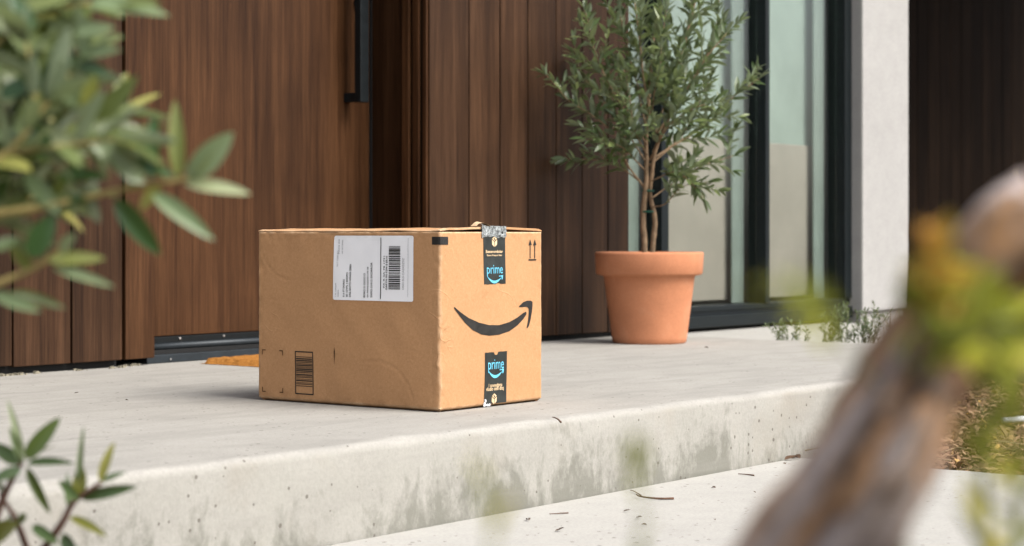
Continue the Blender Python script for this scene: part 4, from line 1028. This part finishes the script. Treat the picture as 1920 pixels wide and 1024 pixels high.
tag(scatter(5000, lambda rg: (rg.uniform(-3.4, -.97), rg.uniform(-2.6, -.27)), lambda x, y: -.2, 4).build('mulch', M_CHIP), kind='stuff')
st = MB()
for k in range(260):
    x, y = area_right(rg)
    if x is None: continue
    L = rg.uniform(.05, .12); a = rg.uniform(0, 6.3); p = Vector((x, y, -.155 + rg.uniform(-.01, .02))); d = Vector((math.cos(a), math.sin(a), rg.gauss(0, .25))) * L
    st.tube([p, p + d * .5 + UP * rg.uniform(0, .012), p + d], [.0016, .0013, .0006], 4)
tag(st.build('dry_straw', M_STRAW), kind='stuff')
pp_ = MB(); pp_.tube(smooth_path([at(1880, 787, 5.02), at(1905, 786, 5.05), at(1990, 784, 5.1), at(2100, 790, 5.2)], 4), .008, 10)
tag(pp_.build('white_pipe', M_WHITE, smooth=True), 'short white drip pipe lying on the mulch at the right edge', 'pipe')

# ------------------------------------------------------------------ litter on the slab
def floor_at(px, py, z): d = (CAM.z - z) / (py - HOR) * FPX; return at(px, py, d)
def twig(pts, r, z, label, sub=None):
    P = [floor_at(a, b, z) + UP * (r + h) for a, b, h in pts]; mb = MB(); pa_ = smooth_path(P, 4)
    mb.tube(pa_, [r * (1 - .5 * i / (len(pa_) - 1)) for i in range(len(pa_))], 6, .3, 300); o = mb.build('twig', M_TWIG, origin=P[0], smooth=True); tag(o, label, 'twig', 'fallen twigs on the step slab'); return o
twig([(1263,937,0),(1230,938,.001),(1200,936,.003),(1193,933,.004)], .0022, -.15, 'longest reddish brown twig lying on the step slab, right of centre')
twig([(1202,931,.001),(1190,925,.002),(1181,922,.002)], .0012, -.15, 'short thin twig touching the left end of the longest twig on the slab')
twig([(1065,963,0),(1048,965,.001),(1030,966,.001)], .0012, -.15, 'thin straight twig on the step slab, left of the longest twig')
twig([(1414,893,0),(1400,892,.001),(1384,891,.001)], .0016, -.15, 'pale twig on the step slab nearest the mulch')
twig([(1052,798,.004),(1046,792,.004),(1040,788,.003),(1036,786,.002)], .0016, 0.0, 'bent dark twig caught on the porch edge right of the parcel')
def bit(px, py, z, s, seed, label=None):
    rg = random.Random(seed); p = floor_at(px, py, z); M = leaf_matrix(p + UP * .002, Vector((rg.gauss(0, 1), rg.gauss(0, 1), .15)), s, rg.uniform(-.4, .4), rg)
    o = bpy.data.objects.new('leaf_bit', BITS[seed % 2]); COL.objects.link(o); o.matrix_basis = M
    tag(o, label or 'small dark brown leaf bit lying on the pale step slab', 'leaf bit', 'dark leaf bits on the step slab' if not label else 'fallen leaf bits'); return o
BITS = [leaf_mesh('leaf_bit', M_DRYLEAF, .28, .5, -.15, .9, 5), leaf_mesh('leaf_bit', M_DRYLEAF, .22, .9, .2, .9, 5, .6)]
for i, (x, y, sz, lab_) in enumerate(((1168, 961, .013, 'small dark leaf bit below the left end of the longest twig'), (992, 978, .016, 'dark leaf bit farthest to the left on the step slab'), (1042, 998, .018, 'largest dark leaf bit, lying near the bottom edge of the photo'),
    (1342, 917, .011, 'dark leaf bit between the longest twig and the pale twig on the slab'), (1417, 926, .006, 'tiny dark leaf speck in front of the pale twig, beside the gnarled trunk'), (1339, 976, .007, 'tiny dark leaf speck below and right of the longest twig'),
    (1192, 973, .012, 'curled leaf bit below the longest twig, upper one of a close pair'), (1213, 987, .010, 'curled leaf bit below the longest twig, lower one of a close pair'), (1474, 872, .009, 'tiny dark leaf bit at the foot of the riser in the slab corner'))):
    bit(x, y, -.15, sz, i, lab_)['group'] = 'dark leaf bits on the step slab'
bit(1471, 864, -.15, .028, 20, 'upright curled dark leaf in the corner below the porch end, by the mulch')
bit(1500, 862, -.15, .034, 21, 'larger curled brown leaf at the foot of the porch riser, by the mulch')
o = bit(1321, 653, 0, .014, 23, 'small dark leaf lying on the porch right of the flowerpot'); 
for (x, y, s, l) in ((140, 739, .010, 'tiny dark leaf speck on the porch left of the parcel, nearer the door'), (235, 752, .007, 'tiny dark leaf speck on the porch left of the parcel, nearer the step')):
    bit(x, y, 0, s, 30 + x, l)
# crumbs of mortar along the foot of the left wall
cr = MB(); rg = random.Random(6)
for k in range(420):
    x = rg.uniform(-1.0, .62); L = rg.uniform(.002, .011) * (1.3 if rg.random() < .1 else 1)
    if noise.noise(Vector((x * 9, 2, 0))) < -.02: continue
    p = Vector((x, 1.415 + rg.gauss(0, .006) + (.03 if x > .5 else 0), L * .25)); M = Matrix.Translation(p) @ Matrix.Rotation(rg.uniform(0, 6), 4, 'Z')
    cr.box((-L / 2, -L / 3, -L / 4), (L / 2, L / 3, L / 4), M)
tag(cr.build('mortar_crumbs', M_CRUMB), kind='stuff')
print('olive leaves', NOL)
